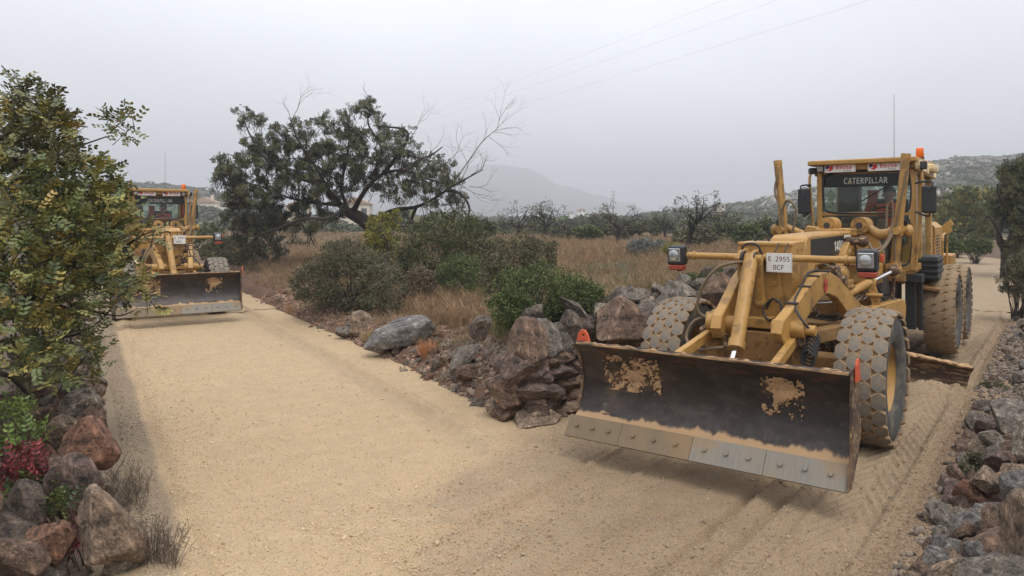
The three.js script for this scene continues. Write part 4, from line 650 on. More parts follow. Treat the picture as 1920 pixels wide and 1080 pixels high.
  { const r = p('cab_roof', [box(-.78, .84, 3.04, 3.12, zb - .12, zf + .2, .025)], M.paint); part(r, 'roof_side', [sheetX([[zf + .1, 2.94], [zf + .14, 3.06], [zb - .1, 3.06], [zb - .1, 2.86]], .8, .87, .01), box(.84, .95, 2.93, 3.05, -5.2, -4.75, .015)], M.cream); part(r, 'roof_lining', [box(-.68, .74, 2.95, 3.035, zb + .04, zf - .05, .01)], M.cabIn); }
  p('roof_header', [box(-.66, .8, 2.96, 3.045, zf + .0, zf + .1, .01)], M.paint);
  for (const x of [-.29, .37]) { const s = p('company_sign', [box(x - .24, x + .24, 2.925, 3.05, zf + .1, zf + .115, .003)], M.white); part(s, 'sign_lettering', [panel(.47, .118, x, 2.988, zf + .1175)], M.sign); }
  for (const x of [-.585, .69]) { const l = p('work_lamp', [cbox(x, 2.985, zf + .12, .11, .1, .09, .1, 0, 0, .015)], M.black); part(l, 'lens', [cbox(x, 2.985, zf + .163, .09, .08, .012, .1, 0, 0, .01)], M.lens); }
  p('side_lamp', [cbox(-.74, 2.965, zf + .05, .11, .1, .14, 0, .5, 0, .02), cbox(.87, 2.99, zf + .02, .12, .12, .16, 0, -.5, 0, .02)], M.black);
  { const b = p('beacon_base', [rod([.77, 3.11, -4.5], [.77, 3.15, -4.5], .065)], M.dark); part(b, 'beacon_lens', [(() => { const g = new THREE.LatheGeometry([[0, .15], [.04, .15], [.056, .135], [.062, 0], [0, 0]].reverse().map((q) => new THREE.Vector2(...q)), 24); g.translate(.77, 3.15, -4.5); return boxUV(g); })()], new THREE.MeshPhysicalMaterial({ color: new THREE.Color().setRGB(.85, .16, .01), roughness: .25, clearcoat: .6 })); }
  p('aerial', [rod([.3, 3.1, -5.0], [.3, 4.25, -5.0], .005, .003, 5)], M.dark);
  p('cab_grab_rail', [hose([[-.72, 2.98, zf + .06], [-.76, 2.9, zf + .1], [-.765, 2.7, zf + .1], [-.72, 2.2, zf + .1], [-.68, 1.7, zf + .1]], .022), hose([[.88, 2.95, zf + .02], [.89, 2.85, zf + .05], [.87, 2.3, zf + .05], [.84, 1.9, zf + .05], [.8, 1.5, zf + .03]], .022)], M.paint);
  for (const s of [1, -1]) { const x = s > 0 ? 1.0 : -.84, m = p('wing_mirror', [cbox(x, 2.48, zf + .16, .2, .4, .09, 0, s * .15, 0, .03)], M.black); part(m, 'mirror_arm', [hose([[s * .8, 2.72, zf + .1], [x - s * .1, 2.74, zf + .14], [x + s * .05, 2.72, zf + .18], [x, 2.6, zf + .2]], .014), hose([[s * .8, 2.3, zf + .1], [x, 2.24, zf + .16], [x, 2.4, zf + .19]], .014)], M.black); }
  p('wiper', [rod([.1, 2.9, zf + .03], [.36, 2.68, zf + .04], .008), rod([.0, 2.46, zf + .03], [.4, 2.7, zf + .03], .009)], M.black);
  p('console', [box(-.02, .3, 1.44, 2.2, zf - .55, zf - .25, .04), rod([.14, 2.1, zf - .35], [.14, 2.24, zf - .5], .03), cbox(-.1, 2.2, zf - .3, .5, .1, .16, .3, 0, 0, .03)], M.cabIn);
  p('steering_wheel', [(() => { const g = new THREE.TorusGeometry(.19, .016, 8, 28); g.applyMatrix4(mat4(.2, 2.28, zf - .5, -1.05, 0, 0)); return boxUV(g); })(), rod([.02, 2.28, zf - .5], [.38, 2.28, zf - .5], .014)], M.black);
  p('seat', [box(-.02, .5, 1.75, 1.9, -5.1, -4.7, .05), box(-.02, .5, 1.85, 2.52, -5.2, -5.08, .05), rod([.24, 1.44, -4.9], [.24, 1.78, -4.9], .14)], M.black);
  p('control_levers', [-.3, -.22, -.14, .46, .54].map((x) => rod([x, 1.9, zf - .4], [x, 2.24, zf - .45], .01)), M.black);
  p('rear_locker', [box(-.66, -.3, 1.44, 2.9, zb + .05, zb + .3, .02)], M.cabIn);
  p('hanging_vest', [(() => { const g = new THREE.BoxGeometry(.16, .62, .05, 4, 10, 2); const q = g.attributes.position; for (let i = 0; i < q.count; i++) { const y = q.getY(i); q.setX(i, q.getX(i) * (.55 + .6 * n2(y * 5, 1)) + .04 * Math.sin(y * 7)); q.setZ(i, q.getZ(i) * (1 + n2(y * 8, 3)) + .02 * Math.sin(y * 19)); } g.computeVertexNormals(); g.translate(-.1, 2.36, -5.1); return boxUV(g); })()], M.orange);
  p('pillar_curtain', [(() => { const g = new THREE.BoxGeometry(.03, .6, .2, 2, 8, 8); const q = g.attributes.position; for (let i = 0; i < q.count; i++) q.setX(i, q.getX(i) + .015 * Math.sin(q.getZ(i) * 60)); g.computeVertexNormals(); g.translate(.715, 2.6, -4.35); return boxUV(g); })()], flat(.4, .03, .02, .9));
  return G;
}
// the driver: one continuous body, sitting with both hands on the wheel
function sdfMesh(bones, c, half, res, k = .03) {
  const mc = new MarchingCubes(res, flat(1, 1, 1), false, false, 200000); mc.isolation = 0; const n = res, f = mc.field, p = V(), a = V(), b = V(), ab = V();
  for (let z = 0; z < n; z++) for (let y = 0; y < n; y++) for (let x = 0; x < n; x++) {
    p.set((x - n / 2) / (n / 2) * half + c[0], (y - n / 2) / (n / 2) * half + c[1], (z - n / 2) / (n / 2) * half + c[2]); let d = 1;
    for (const [A, B, r0, r1] of bones) { a.set(...A); b.set(...B); ab.copy(b).sub(a); const t = clamp(p.clone().sub(a).dot(ab) / Math.max(1e-9, ab.lengthSq())), e = p.distanceTo(a.addScaledVector(ab, t)) - mix(r0, r1, t), h = clamp(.5 + .5 * (d - e) / k); d = mix(d, e, h) - k * h * (1 - h); }
    f[z * n * n + y * n + x] = -d;
  }
  mc.update(); const cnt = mc.count, g = new THREE.BufferGeometry(); g.setAttribute('position', new THREE.Float32BufferAttribute(mc.positionArray.slice(0, cnt * 3), 3)); g.setAttribute('normal', new THREE.Float32BufferAttribute(mc.normalArray.slice(0, cnt * 3), 3));
  g.scale(half, half, half); g.translate(...c); g.deleteAttribute('normal'); const h = mergeVertices(g, 1e-4); h.computeVertexNormals(); return h.toNonIndexed();
}
const driverParts = (() => {
  const X = .24, Z = -4.92, sh = 2.36;
  const body = sdfMesh([[[X, 1.98, Z], [X, 2.3, Z - .02], .15, .16], [[X - .17, sh, Z], [X + .17, sh, Z], .075, .075], [[X, sh, Z], [X, 2.5, Z + .02], .07, .06], [[X - .1, 1.97, Z + .04], [X - .14, 2.0, Z + .46], .095, .07], [[X + .1, 1.97, Z + .04], [X + .14, 2.0, Z + .46], .095, .07], [[X - .14, 2.0, Z + .46], [X - .14, 1.58, Z + .5], .068, .05], [[X + .14, 2.0, Z + .46], [X + .14, 1.58, Z + .5], .068, .05], [[X - .14, 1.55, Z + .5], [X - .14, 1.5, Z + .66], .05, .04], [[X + .14, 1.55, Z + .5], [X + .14, 1.5, Z + .66], .05, .04],
    [[X - .19, sh, Z], [X - .25, 2.14, Z + .1], .058, .048], [[X - .25, 2.14, Z + .1], [X - .17, 2.27, Z + .36], .046, .034], [[X + .19, sh, Z], [X + .25, 2.14, Z + .1], .058, .048], [[X + .25, 2.14, Z + .1], [X + .15, 2.27, Z + .36], .046, .034]], [X, 2.0, Z + .2], .68, 72);
  const head = sdfMesh([[[X, 2.62, Z + .03], [X, 2.58, Z + .05], .092, .082], [[X, 2.53, Z + .07], [X, 2.5, Z + .03], .058, .055], [[X, 2.6, Z + .13], [X, 2.565, Z + .152], .012, .016], [[X - .095, 2.59, Z + .03], [X - .095, 2.56, Z + .03], .018, .014], [[X + .095, 2.59, Z + .03], [X + .095, 2.56, Z + .03], .018, .014], [[X - .03, 2.605, Z + .118], [X - .034, 2.605, Z + .118], .013, .013], [[X + .03, 2.605, Z + .118], [X + .034, 2.605, Z + .118], .013, .013], [[X - .022, 2.53, Z + .128], [X + .022, 2.53, Z + .128], .009, .009]], [X, 2.57, Z + .05], .17, 64, .014);
  const hands = [-1, 1].flatMap((s) => { const hx = X + s * .165, hy = 2.27, hz = Z + .38, B = [[[hx - .025, hy, hz], [hx + .025, hy, hz], .022, .022], [[hx - .03, hy + .01, hz + .03], [hx + .03, hy + .01, hz + .03], .018, .018]]; for (let i = 0; i < 4; i++) { const fx = hx + (i - 1.5) * .02, L = [.9, 1, .95, .75][i]; B.push([[fx, hy + .02, hz + .045], [fx, hy + .03, hz + .045 + .03 * L], .0095, .009], [[fx, hy + .03, hz + .045 + .03 * L], [fx, hy + .005, hz + .05 + .04 * L], .009, .0085], [[fx, hy + .005, hz + .05 + .04 * L], [fx, hy - .012, hz + .045 + .024 * L], .0085, .008]); } B.push([[hx - s * .035, hy, hz + .01], [hx - s * .052, hy + .006, hz + .035], .011, .01], [[hx - s * .052, hy + .006, hz + .035], [hx - s * .045, hy + .004, hz + .06], .01, .0085]); return [sdfMesh(B, [hx, hy, hz + .04], .09, 44, .006)]; });
  const all = merge([body, head, ...hands].map((g) => boxUV(g)));
  const p = all.attributes.position, col = new Float32Array(p.count * 3); // clothes and skin are dyes of their own, with clean hems
  for (let i = 0; i < p.count; i++) { const x = p.getX(i) - X, y = p.getY(i), z = p.getZ(i) - Z; let c = [.03, .035, .05]; if (y > 2.0 && z < .2) c = [.035, .035, .04]; if (y > 2.02 && z < .19 && Math.abs(x) < .2 && y < 2.45) c = [.75, .1, .025]; if (y > 2.455 || (z > .33 && y > 2.2)) c = [.42, .24, .16]; if (y < 1.57) c = [.03, .02, .015]; col.set(c, i * 3); }
  all.setAttribute('color', new THREE.BufferAttribute(col, 3));
  const hair = new THREE.SphereGeometry(.103, 20, 14, 0, Math.PI * 2, 0, 1.75); hair.scale(1, 1.05, 1.08); hair.rotateX(-.35); hair.translate(X, 2.625, Z + .02);
  return { all, hair: boxUV(hair) };
})();
function makeDriver(label) { const d = thing('person', label, 'person', 'grader drivers'); part(d, 'body', driverParts.all, new THREE.MeshStandardMaterial({ vertexColors: true, roughness: .85 })); part(d, 'hair', driverParts.hair, flat(.015, .012, .01, .8)); return d; }
function placeMachine(label, driverLabel, near, x, z, ry, rx, sx) {
  for (const o of [makeGrader(label, near), makeDriver(driverLabel)]) { o.position.set(x, 0, z); o.rotation.set(rx, ry, 0, 'YXZ'); o.scale.set(sx, 1, 1); }
}
placeMachine('dusty yellow motor grader, the near one, dozer blade raised beside the dry stone wall', 'driver in orange vest in the cab of the near grader', true, 1.748, -7.492, -.567, .014, 1);
placeMachine('yellow motor grader, the far one, coming down the pale track behind carob branches', 'driver in orange vest in the cab of the far grader', false, -10.345, -16.262, .655, 0, .88);

// ---------- plants ----------
// leaves are small folded blades; each leaf has its own dye
class Leaves {
  constructor() { this.p = []; this.c = []; }
  leaf(o, d, n, L, W, c) { // from o along d, lying across n: a blade folded along its rib
    const s = V().crossVectors(d, n).normalize(), q = this.p, k = this.c, up = n;
    const m1 = o.clone().addScaledVector(d, L * .3).addScaledVector(s, W * .5).addScaledVector(up, W * .12), m2 = o.clone().addScaledVector(d, L * .3).addScaledVector(s, -W * .5).addScaledVector(up, W * .12);
    const e1 = o.clone().addScaledVector(d, L * .75).addScaledVector(s, W * .42).addScaledVector(up, W * .1), e2 = o.clone().addScaledVector(d, L * .75).addScaledVector(s, -W * .42).addScaledVector(up, W * .1), t = o.clone().addScaledVector(d, L);
    for (const f of [[o, m1, t], [m1, e1, t], [o, t, m2], [m2, t, e2]]) for (const v of f) { q.push(v.x, v.y, v.z); k.push(c[0], c[1], c[2]); }
  }
  blade(o, d, n, L, W, c) { const s = V().crossVectors(d, n).normalize(), t = o.clone().addScaledVector(d, L), m = o.clone().addScaledVector(d, L * .5); for (const v of [o, m.clone().addScaledVector(s, W * .5), t, o, t, m.clone().addScaledVector(s, -W * .5)]) { this.p.push(v.x, v.y, v.z); this.c.push(...c); } }
  geo() { const g = new THREE.BufferGeometry(); g.setAttribute('position', new THREE.Float32BufferAttribute(this.p, 3)); g.setAttribute('color', new THREE.Float32BufferAttribute(this.c, 3)); g.computeVertexNormals(); return g; }
}
M.leaf = new THREE.MeshPhysicalMaterial({ vertexColors: true, roughness: .52, side: THREE.DoubleSide });
M.leafDull = new THREE.MeshStandardMaterial({ vertexColors: true, roughness: .85, side: THREE.DoubleSide });
M.bark = lit(rep(tex(256, (u, v, i, j) => { const a = pf(u, v, 6, 5, 201), b = pn(u * 2, v * .3, 40, 203), c = hash(i, j, 4); const L = .55 + .7 * a + .3 * (b - .5) + .1 * (c - .5); return [60 * L, 51 * L, 45 * L]; }), 2), .95, { bumpMap: rep(rockBump, 3), bumpScale: .02 });
M.barkDark = lit(M.bark.map, .95, { color: new THREE.Color().setRGB(.6, .6, .6) }); M.twig = flat(.06, .047, .04, .95); M.twigRed = flat(.12, .07, .05, .95);
const rv = (r) => V(r() * 2 - 1, r() * 2 - 1, r() * 2 - 1).normalize();
const PAL = { // linear greens
  carob: [[.13, .145, .042], [.165, .17, .045], [.105, .135, .045], [.2, .19, .05], [.13, .155, .045], [.09, .12, .042], [.27, .21, .05]],
  carobOld: [[.1, .105, .04], [.13, .128, .044], [.085, .095, .04], [.16, .145, .048]], carobGold: [[.27, .23, .05], [.22, .2, .045], [.3, .2, .045], [.2, .2, .05]],
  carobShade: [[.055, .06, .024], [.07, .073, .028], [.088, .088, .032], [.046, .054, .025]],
  carobDark: [[.066, .074, .03], [.08, .086, .034], [.1, .102, .038], [.054, .064, .03], [.13, .118, .042]],
  olive: [[.085, .083, .042], [.11, .1, .052], [.07, .072, .036], [.13, .115, .06]],
  mastic: [[.06, .085, .025], [.085, .115, .03], [.05, .07, .026], [.12, .14, .035]],
  grey: [[.13, .14, .12], [.17, .18, .155], [.1, .11, .09]],
  yellow: [[.2, .19, .03], [.26, .22, .035], [.15, .15, .03]],
  dry: [[.14, .1, .06], [.18, .13, .08], [.1, .075, .05]], fresh: [[.11, .17, .035], [.15, .21, .045], [.08, .12, .03]], red: [[.15, .018, .022], [.2, .028, .03], [.1, .016, .02]],
};
const tone = (r, P) => { const c = P[Math.floor(r() * P.length)], k = .75 + .5 * r(); return [c[0] * k, c[1] * k, c[2] * k]; };
function sprig(Lv, r, o, d, len, leafL, pairs, P, two) { // a feather of paired leaflets
  const up = V(0, 1, 0).addScaledVector(rv(r), .7).normalize(), s = V().crossVectors(d, up).normalize(), n = V().crossVectors(s, d).normalize(), c0 = tone(r, P), p = V(), dir = V();
  for (let i = 0; i < pairs; i++) for (const q of [1, -1]) { p.copy(o).addScaledVector(d, len * (i + .6) / pairs); dir.copy(s).multiplyScalar(q).addScaledVector(d, .55 + .3 * r()).addScaledVector(n, (r() - .4) * .7).normalize(); const k = .85 + .3 * r(), c = [c0[0] * k, c0[1] * k, c0[2] * k]; const nn = n.clone().addScaledVector(rv(r), .35).normalize(); if (two) Lv.blade(p, dir, nn, leafL * (.85 + .3 * r()), leafL * .62, c); else Lv.leaf(p, dir, nn, leafL * (.85 + .3 * r()), leafL * .55, c); }
}
function branch(list, pts, r0, r1, seg, sides = 6) { // a tapering, slightly crooked limb
  const cv = new THREE.CatmullRomCurve3(pts), n = seg || Math.max(3, pts.length * 3), g = new THREE.TubeGeometry(cv, n, 1, sides), p = g.attributes.position, c = V(), v = V();
  for (let i = 0; i <= n; i++) { cv.getPointAt(i / n, c); const rr = mix(r0, r1, Math.pow(i / n, .8)); for (let j = 0; j <= sides; j++) { const k = i * (sides + 1) + j; v.fromBufferAttribute(p, k).sub(c).multiplyScalar(rr * (.85 + .3 * n3(c.x * 9 + j, c.y * 9, c.z * 9))).add(c); p.setXYZ(k, v.x, v.y, v.z); } }
  g.computeVertexNormals(); list.push(g);
}
// limbs grow from a start, fork and droop; tips are collected to carry leaves
function grow(list, tips, r, o, d, len, rad, depth, opt) {
  const pts = [o.clone()], dir = d.clone(), n = 4, p = o.clone(); for (let i = 0; i < n; i++) { dir.addScaledVector(rv(r), opt.gnarl).addScaledVector(V(0, 1, 0), opt.lift).normalize(); p.addScaledVector(dir, len / n); pts.push(p.clone()); }
  branch(list, pts, rad, rad * .55, 5, depth > 1 ? 6 : 4); if (depth <= opt.leafFrom) tips.push([p.clone(), dir.clone(), depth]);
  if (depth > 0) { const k = opt.fork + (r() < .4 ? 1 : 0); for (let i = 0; i < k; i++) { const at0 = pts[i === 0 ? n : 2 + Math.floor(r() * 3)], nd = dir.clone().addScaledVector(rv(r), opt.spread).normalize(); grow(list, tips, r, at0, nd, len * (.6 + .25 * r()), rad * .5, depth - 1, opt); } }
}
const barkUV = (list) => merge(list.map((g) => boxUV(g)));
function shrub(name, label, seed, blobs, P, n, leafL, opt = {}) { // blobs: [centre, radii]; many small leaves spread through the volume on thin stems
  const r = mulberry(seed), Lv = new Leaves(), st = [], g = thing(name, label, opt.category || 'shrub', opt.group);
  const c0 = blobs[0][0], base = V(c0.x, (opt.y ?? groundH(c0.x, c0.z)) - .03, c0.z), tot = blobs.reduce((a, b) => a + b[1][0] * b[1][1], 0);
  for (const [c, q] of blobs) {
    const N = Math.round(n * q[0] * q[1] / tot), stems = Math.max(4, Math.round(14 * q[0] * q[1] / tot * blobs.length));
    for (let i = 0; i < stems; i++) { const e = rv(r), t = V(c.x + e.x * q[0] * .8, c.y + e.y * q[1] * .8, c.z + e.z * q[2] * .8), b = base.clone().add(V((r() - .5) * .5 * q[0], 0, (r() - .5) * .5 * q[0])); branch(st, [b, b.clone().lerp(t, .5).addScaledVector(rv(r), .12 * q[0]), t], .012 + .012 * q[0], .004, 5, 4); }
    const clumps = Math.max(8, Math.round(N / 40));
    for (let k = 0; k < clumps; k++) { // leaves sit in tufts with hollows between them
      const e = rv(r), rad = .35 + .65 * Math.pow(r(), .45), w = 1 + .28 * (fbm3(e.x * 2.5 + seed, e.y * 2.5, e.z * 2.5, 3) - .5) * 2, cc = V(c.x + e.x * q[0] * rad * w, c.y + e.y * q[1] * rad * w, c.z + e.z * q[2] * rad * w), cr = (opt.clump || .2) * q[0] * (.6 + .8 * r()), tint = .75 + .5 * r();
      for (let i = 0; i < N / clumps; i++) { const o = cc.clone().addScaledVector(rv(r), cr * Math.cbrt(r())); if (o.y < base.y) continue; const d = e.clone().multiplyScalar(.5).add(rv(r)).add(V(0, .45, 0)).normalize(), t = tone(r, P); Lv.blade(o, d, rv(r), leafL * (.7 + .6 * r()), leafL * (opt.narrow || .5), t.map((x) => x * tint)); }
    }
  }
  part(g, 'stems', barkUV(st), M.twig); part(g, 'foliage', Lv.geo(), M.leafDull); return g;
}
// near carob tree reaching in from the left
{
  const r = mulberry(61), Lv = new Leaves(), wood = [], g = thing('carob_tree', 'near carob tree with yellow green leaflets hanging over the left edge', 'tree', 'carob trees');
  const d0 = 5.9, b = V(-6.3, .5, -5.1);
  branch(wood, [V(-6.5, .3, -5.0), V(-6.4, 1.2, -5.1), V(-6.2, 2.0, -5.2), V(-6.05, 2.9, -5.3)], .17, .06, 14, 8);
  const limb = (pts, r0, r1) => { const q = pts.map(([u, v, d]) => at(u, v, d)); branch(wood, q, r0, r1, pts.length * 6, 6); return q; };
  const limbs = [[[-120, 420, 5.3], [0, 353, 5.6], [63, 320, 5.8], [127, 283, 6.0], [200, 256, 6.2]], [[-120, 560, 5.2], [-10, 585, 5.6], [90, 577, 6.0], [170, 584, 6.2], [225, 592, 6.3], [252, 582, 6.4]], [[-120, 600, 5.0], [0, 512, 5.4], [60, 510, 5.7], [115, 470, 6.0]], [[-120, 640, 5.0], [20, 590, 5.3], [50, 540, 5.6], [70, 480, 5.8]], [[60, 560, 5.4], [110, 500, 5.8], [165, 485, 6.1], [205, 440, 6.3], [240, 390, 6.4]], [[-120, 300, 5.2], [0, 260, 5.5], [40, 200, 5.8], [52, 160, 6]], [[30, 300, 5.4], [80, 250, 5.8], [100, 205, 6]], [[150, 500, 6.0], [210, 476, 6.2], [270, 440, 6.3], [292, 432, 6.4]], [[-60, 680, 5.2], [60, 640, 5.6], [150, 625, 6.0], [200, 590, 6.2], [216, 560, 6.3]], [[-100, 760, 4.9], [0, 700, 5.2], [80, 760, 5.5], [120, 720, 5.8], [160, 668, 6]], [[-100, 520, 5], [30, 470, 5.4], [70, 420, 5.7], [130, 385, 6], [190, 355, 6.2]]];
  limbs.forEach((l, i) => limb(l, i < 2 ? .03 : .024, .005));
  const blobs = [[40, 175, 28, 26, 6.0], [45, 205, 38, 34, 6.0], [80, 215, 44, 40, 6.0], [90, 245, 48, 36, 6], [20, 260, 50, 50, 5.8], [60, 290, 60, 40, 5.7], [120, 300, 40, 34, 6], [150, 335, 46, 34, 6.1], [195, 345, 26, 34, 6.2], [30, 350, 66, 50, 5.6], [100, 370, 60, 46, 5.8], [165, 385, 50, 36, 6], [205, 390, 30, 40, 6.2], [40, 420, 70, 50, 5.5], [110, 440, 60, 46, 5.7], [170, 440, 56, 46, 6], [215, 430, 30, 34, 6.2], [30, 490, 66, 46, 5.4], [100, 505, 60, 44, 5.7], [165, 500, 54, 44, 6], [200, 520, 36, 40, 6.1], [40, 560, 66, 46, 5.5], [110, 570, 56, 42, 5.7], [170, 555, 44, 40, 6], [40, 625, 60, 44, 5.4], [105, 625, 50, 36, 5.7], [150, 640, 30, 30, 6], [30, 690, 44, 34, 5.3], [90, 690, 40, 26, 5.6], [232, 240, 22, 24, 6.2], [208, 225, 14, 20, 6.2], [240, 385, 11, 30, 6.4], [275, 440, 22, 14, 6.4], [240, 450, 22, 18, 6.3], [226, 480, 24, 24, 6.3], [262, 550, 26, 24, 6.4], [228, 545, 20, 22, 6.4], [280, 575, 18, 14, 6.4], [172, 668, 18, 24, 6.1], [145, 700, 26, 16, 6]];
  for (const [u, v, ru, rvv, d] of blobs) {
    const N = Math.round(ru * rvv * (u > 215 ? .021 : .037)) + 4, P = v < 330 && u < 160 ? PAL.carobOld : PAL.carob, lime = r() < .3;
    for (let i = 0; i < N; i++) { const a = r() * 6.283, q = Math.sqrt(r()), o = at(u + Math.cos(a) * q * ru, v + Math.sin(a) * q * rvv, d + (r() - .5) * .8), e = V(Math.cos(a) * .5 + .25, .35 - Math.sin(a) * .4, r() - .3).addScaledVector(rv(r), .8).normalize(); sprig(Lv, r, o, e, .11 + .07 * r(), .036 + .012 * r(), 4 + (r() < .5 ? 1 : 0), lime && r() < .55 ? PAL.carobGold : P); if (i % 3 === 0) branch(wood, [o.clone().addScaledVector(e, -.09), o.clone().addScaledVector(e, .02), o.clone().addScaledVector(e, .12)], .0045, .0015, 3, 3); }
  }
  for (let i = 0; i < 900; i++) { const o = V(-6.9 + r() * 1.1 - .2, .9 + r() * 2.6, -5.6 + r() * 1.0); sprig(Lv, r, o, rv(r), .15, .045, 4, PAL.carobDark); } // the crown goes on outside the frame
  part(g, 'trunk', barkUV(wood), M.bark); part(g, 'crown', Lv.geo(), M.leaf);
}
// plants rooted in the old wall
{
  const clump = (name, label, seed, list, P, leafL, cat) => { const r = mulberry(seed), Lv = new Leaves(), st = [], g = thing(name, label, cat || 'plant'); for (const [u, v, d, n, ru, rvv] of list) for (let i = 0; i < n; i++) { const o = at(u + (r() * 2 - 1) * ru, v + (r() * 2 - 1) * rvv, d + (r() - .5) * .25), e = V(r() - .5, .6 + r() * .5, r() - .3).normalize(); sprig(Lv, r, o, e, .1 + .05 * r(), leafL, 4, P); branch(st, [o.clone().add(V((r() - .5) * .1, -.14, -.05)), o.clone(), o.clone().addScaledVector(e, .1)], .004, .002, 3, 3); } part(g, 'stems', barkUV(st), M.twigRed); part(g, 'foliage', Lv.geo(), M.leaf); };
  clump('mastic_sprout', 'bright green leafy sprout growing over the old stone wall', 71, [[30, 800, 4.85, 42, 44, 40], [20, 850, 4.8, 26, 36, 26], [60, 830, 4.8, 16, 26, 24]], PAL.fresh, .036);
  clump('red_leaved_shrub', 'dark red leaved sprout among the stones of the old wall', 72, [[55, 885, 4.6, 46, 40, 32], [12, 905, 4.6, 18, 18, 22], [140, 1030, 4.2, 18, 22, 34], [70, 1070, 4.2, 12, 40, 12]], PAL.red, .034);
  clump('green_creeper', 'glossy green creeper between the red leaves at the wall foot', 73, [[70, 940, 4.45, 28, 50, 30], [30, 990, 4.35, 26, 34, 50], [100, 965, 4.4, 16, 30, 16]], PAL.mastic, .036);
  const r = mulberry(75), st = [], g = thing('dry_weed_clump', 'dry leafless weeds at the foot of the old stone wall', 'weeds');
  for (const [u, v, n, w, h] of [[235, 960, 46, 26, .34], [300, 1060, 60, 34, .34], [250, 930, 30, 18, .26], [215, 905, 20, 10, .2]]) for (let i = 0; i < n; i++) { const [x, z] = onGround(u + (r() - .5) * 2 * w, v + r() * 20, .02), o = V(x, .01, z), t = o.clone().add(V((r() - .5) * .22, h * (.5 + .6 * r()), (r() - .5) * .2)); branch(st, [o, o.clone().lerp(t, .5).addScaledVector(rv(r), .03), t], .003, .001, 4, 3); for (let k = 0; k < 3; k++) { const a = o.clone().lerp(t, .4 + .5 * r()); branch(st, [a, a.clone().addScaledVector(rv(r), .03).add(V(0, .02, 0)), a.clone().addScaledVector(rv(r), .07).add(V(0, .05, 0))], .0018, .001, 2, 3); } }
  part(g, 'stems', barkUV(st), flat(.14, .105, .075, .95));
}
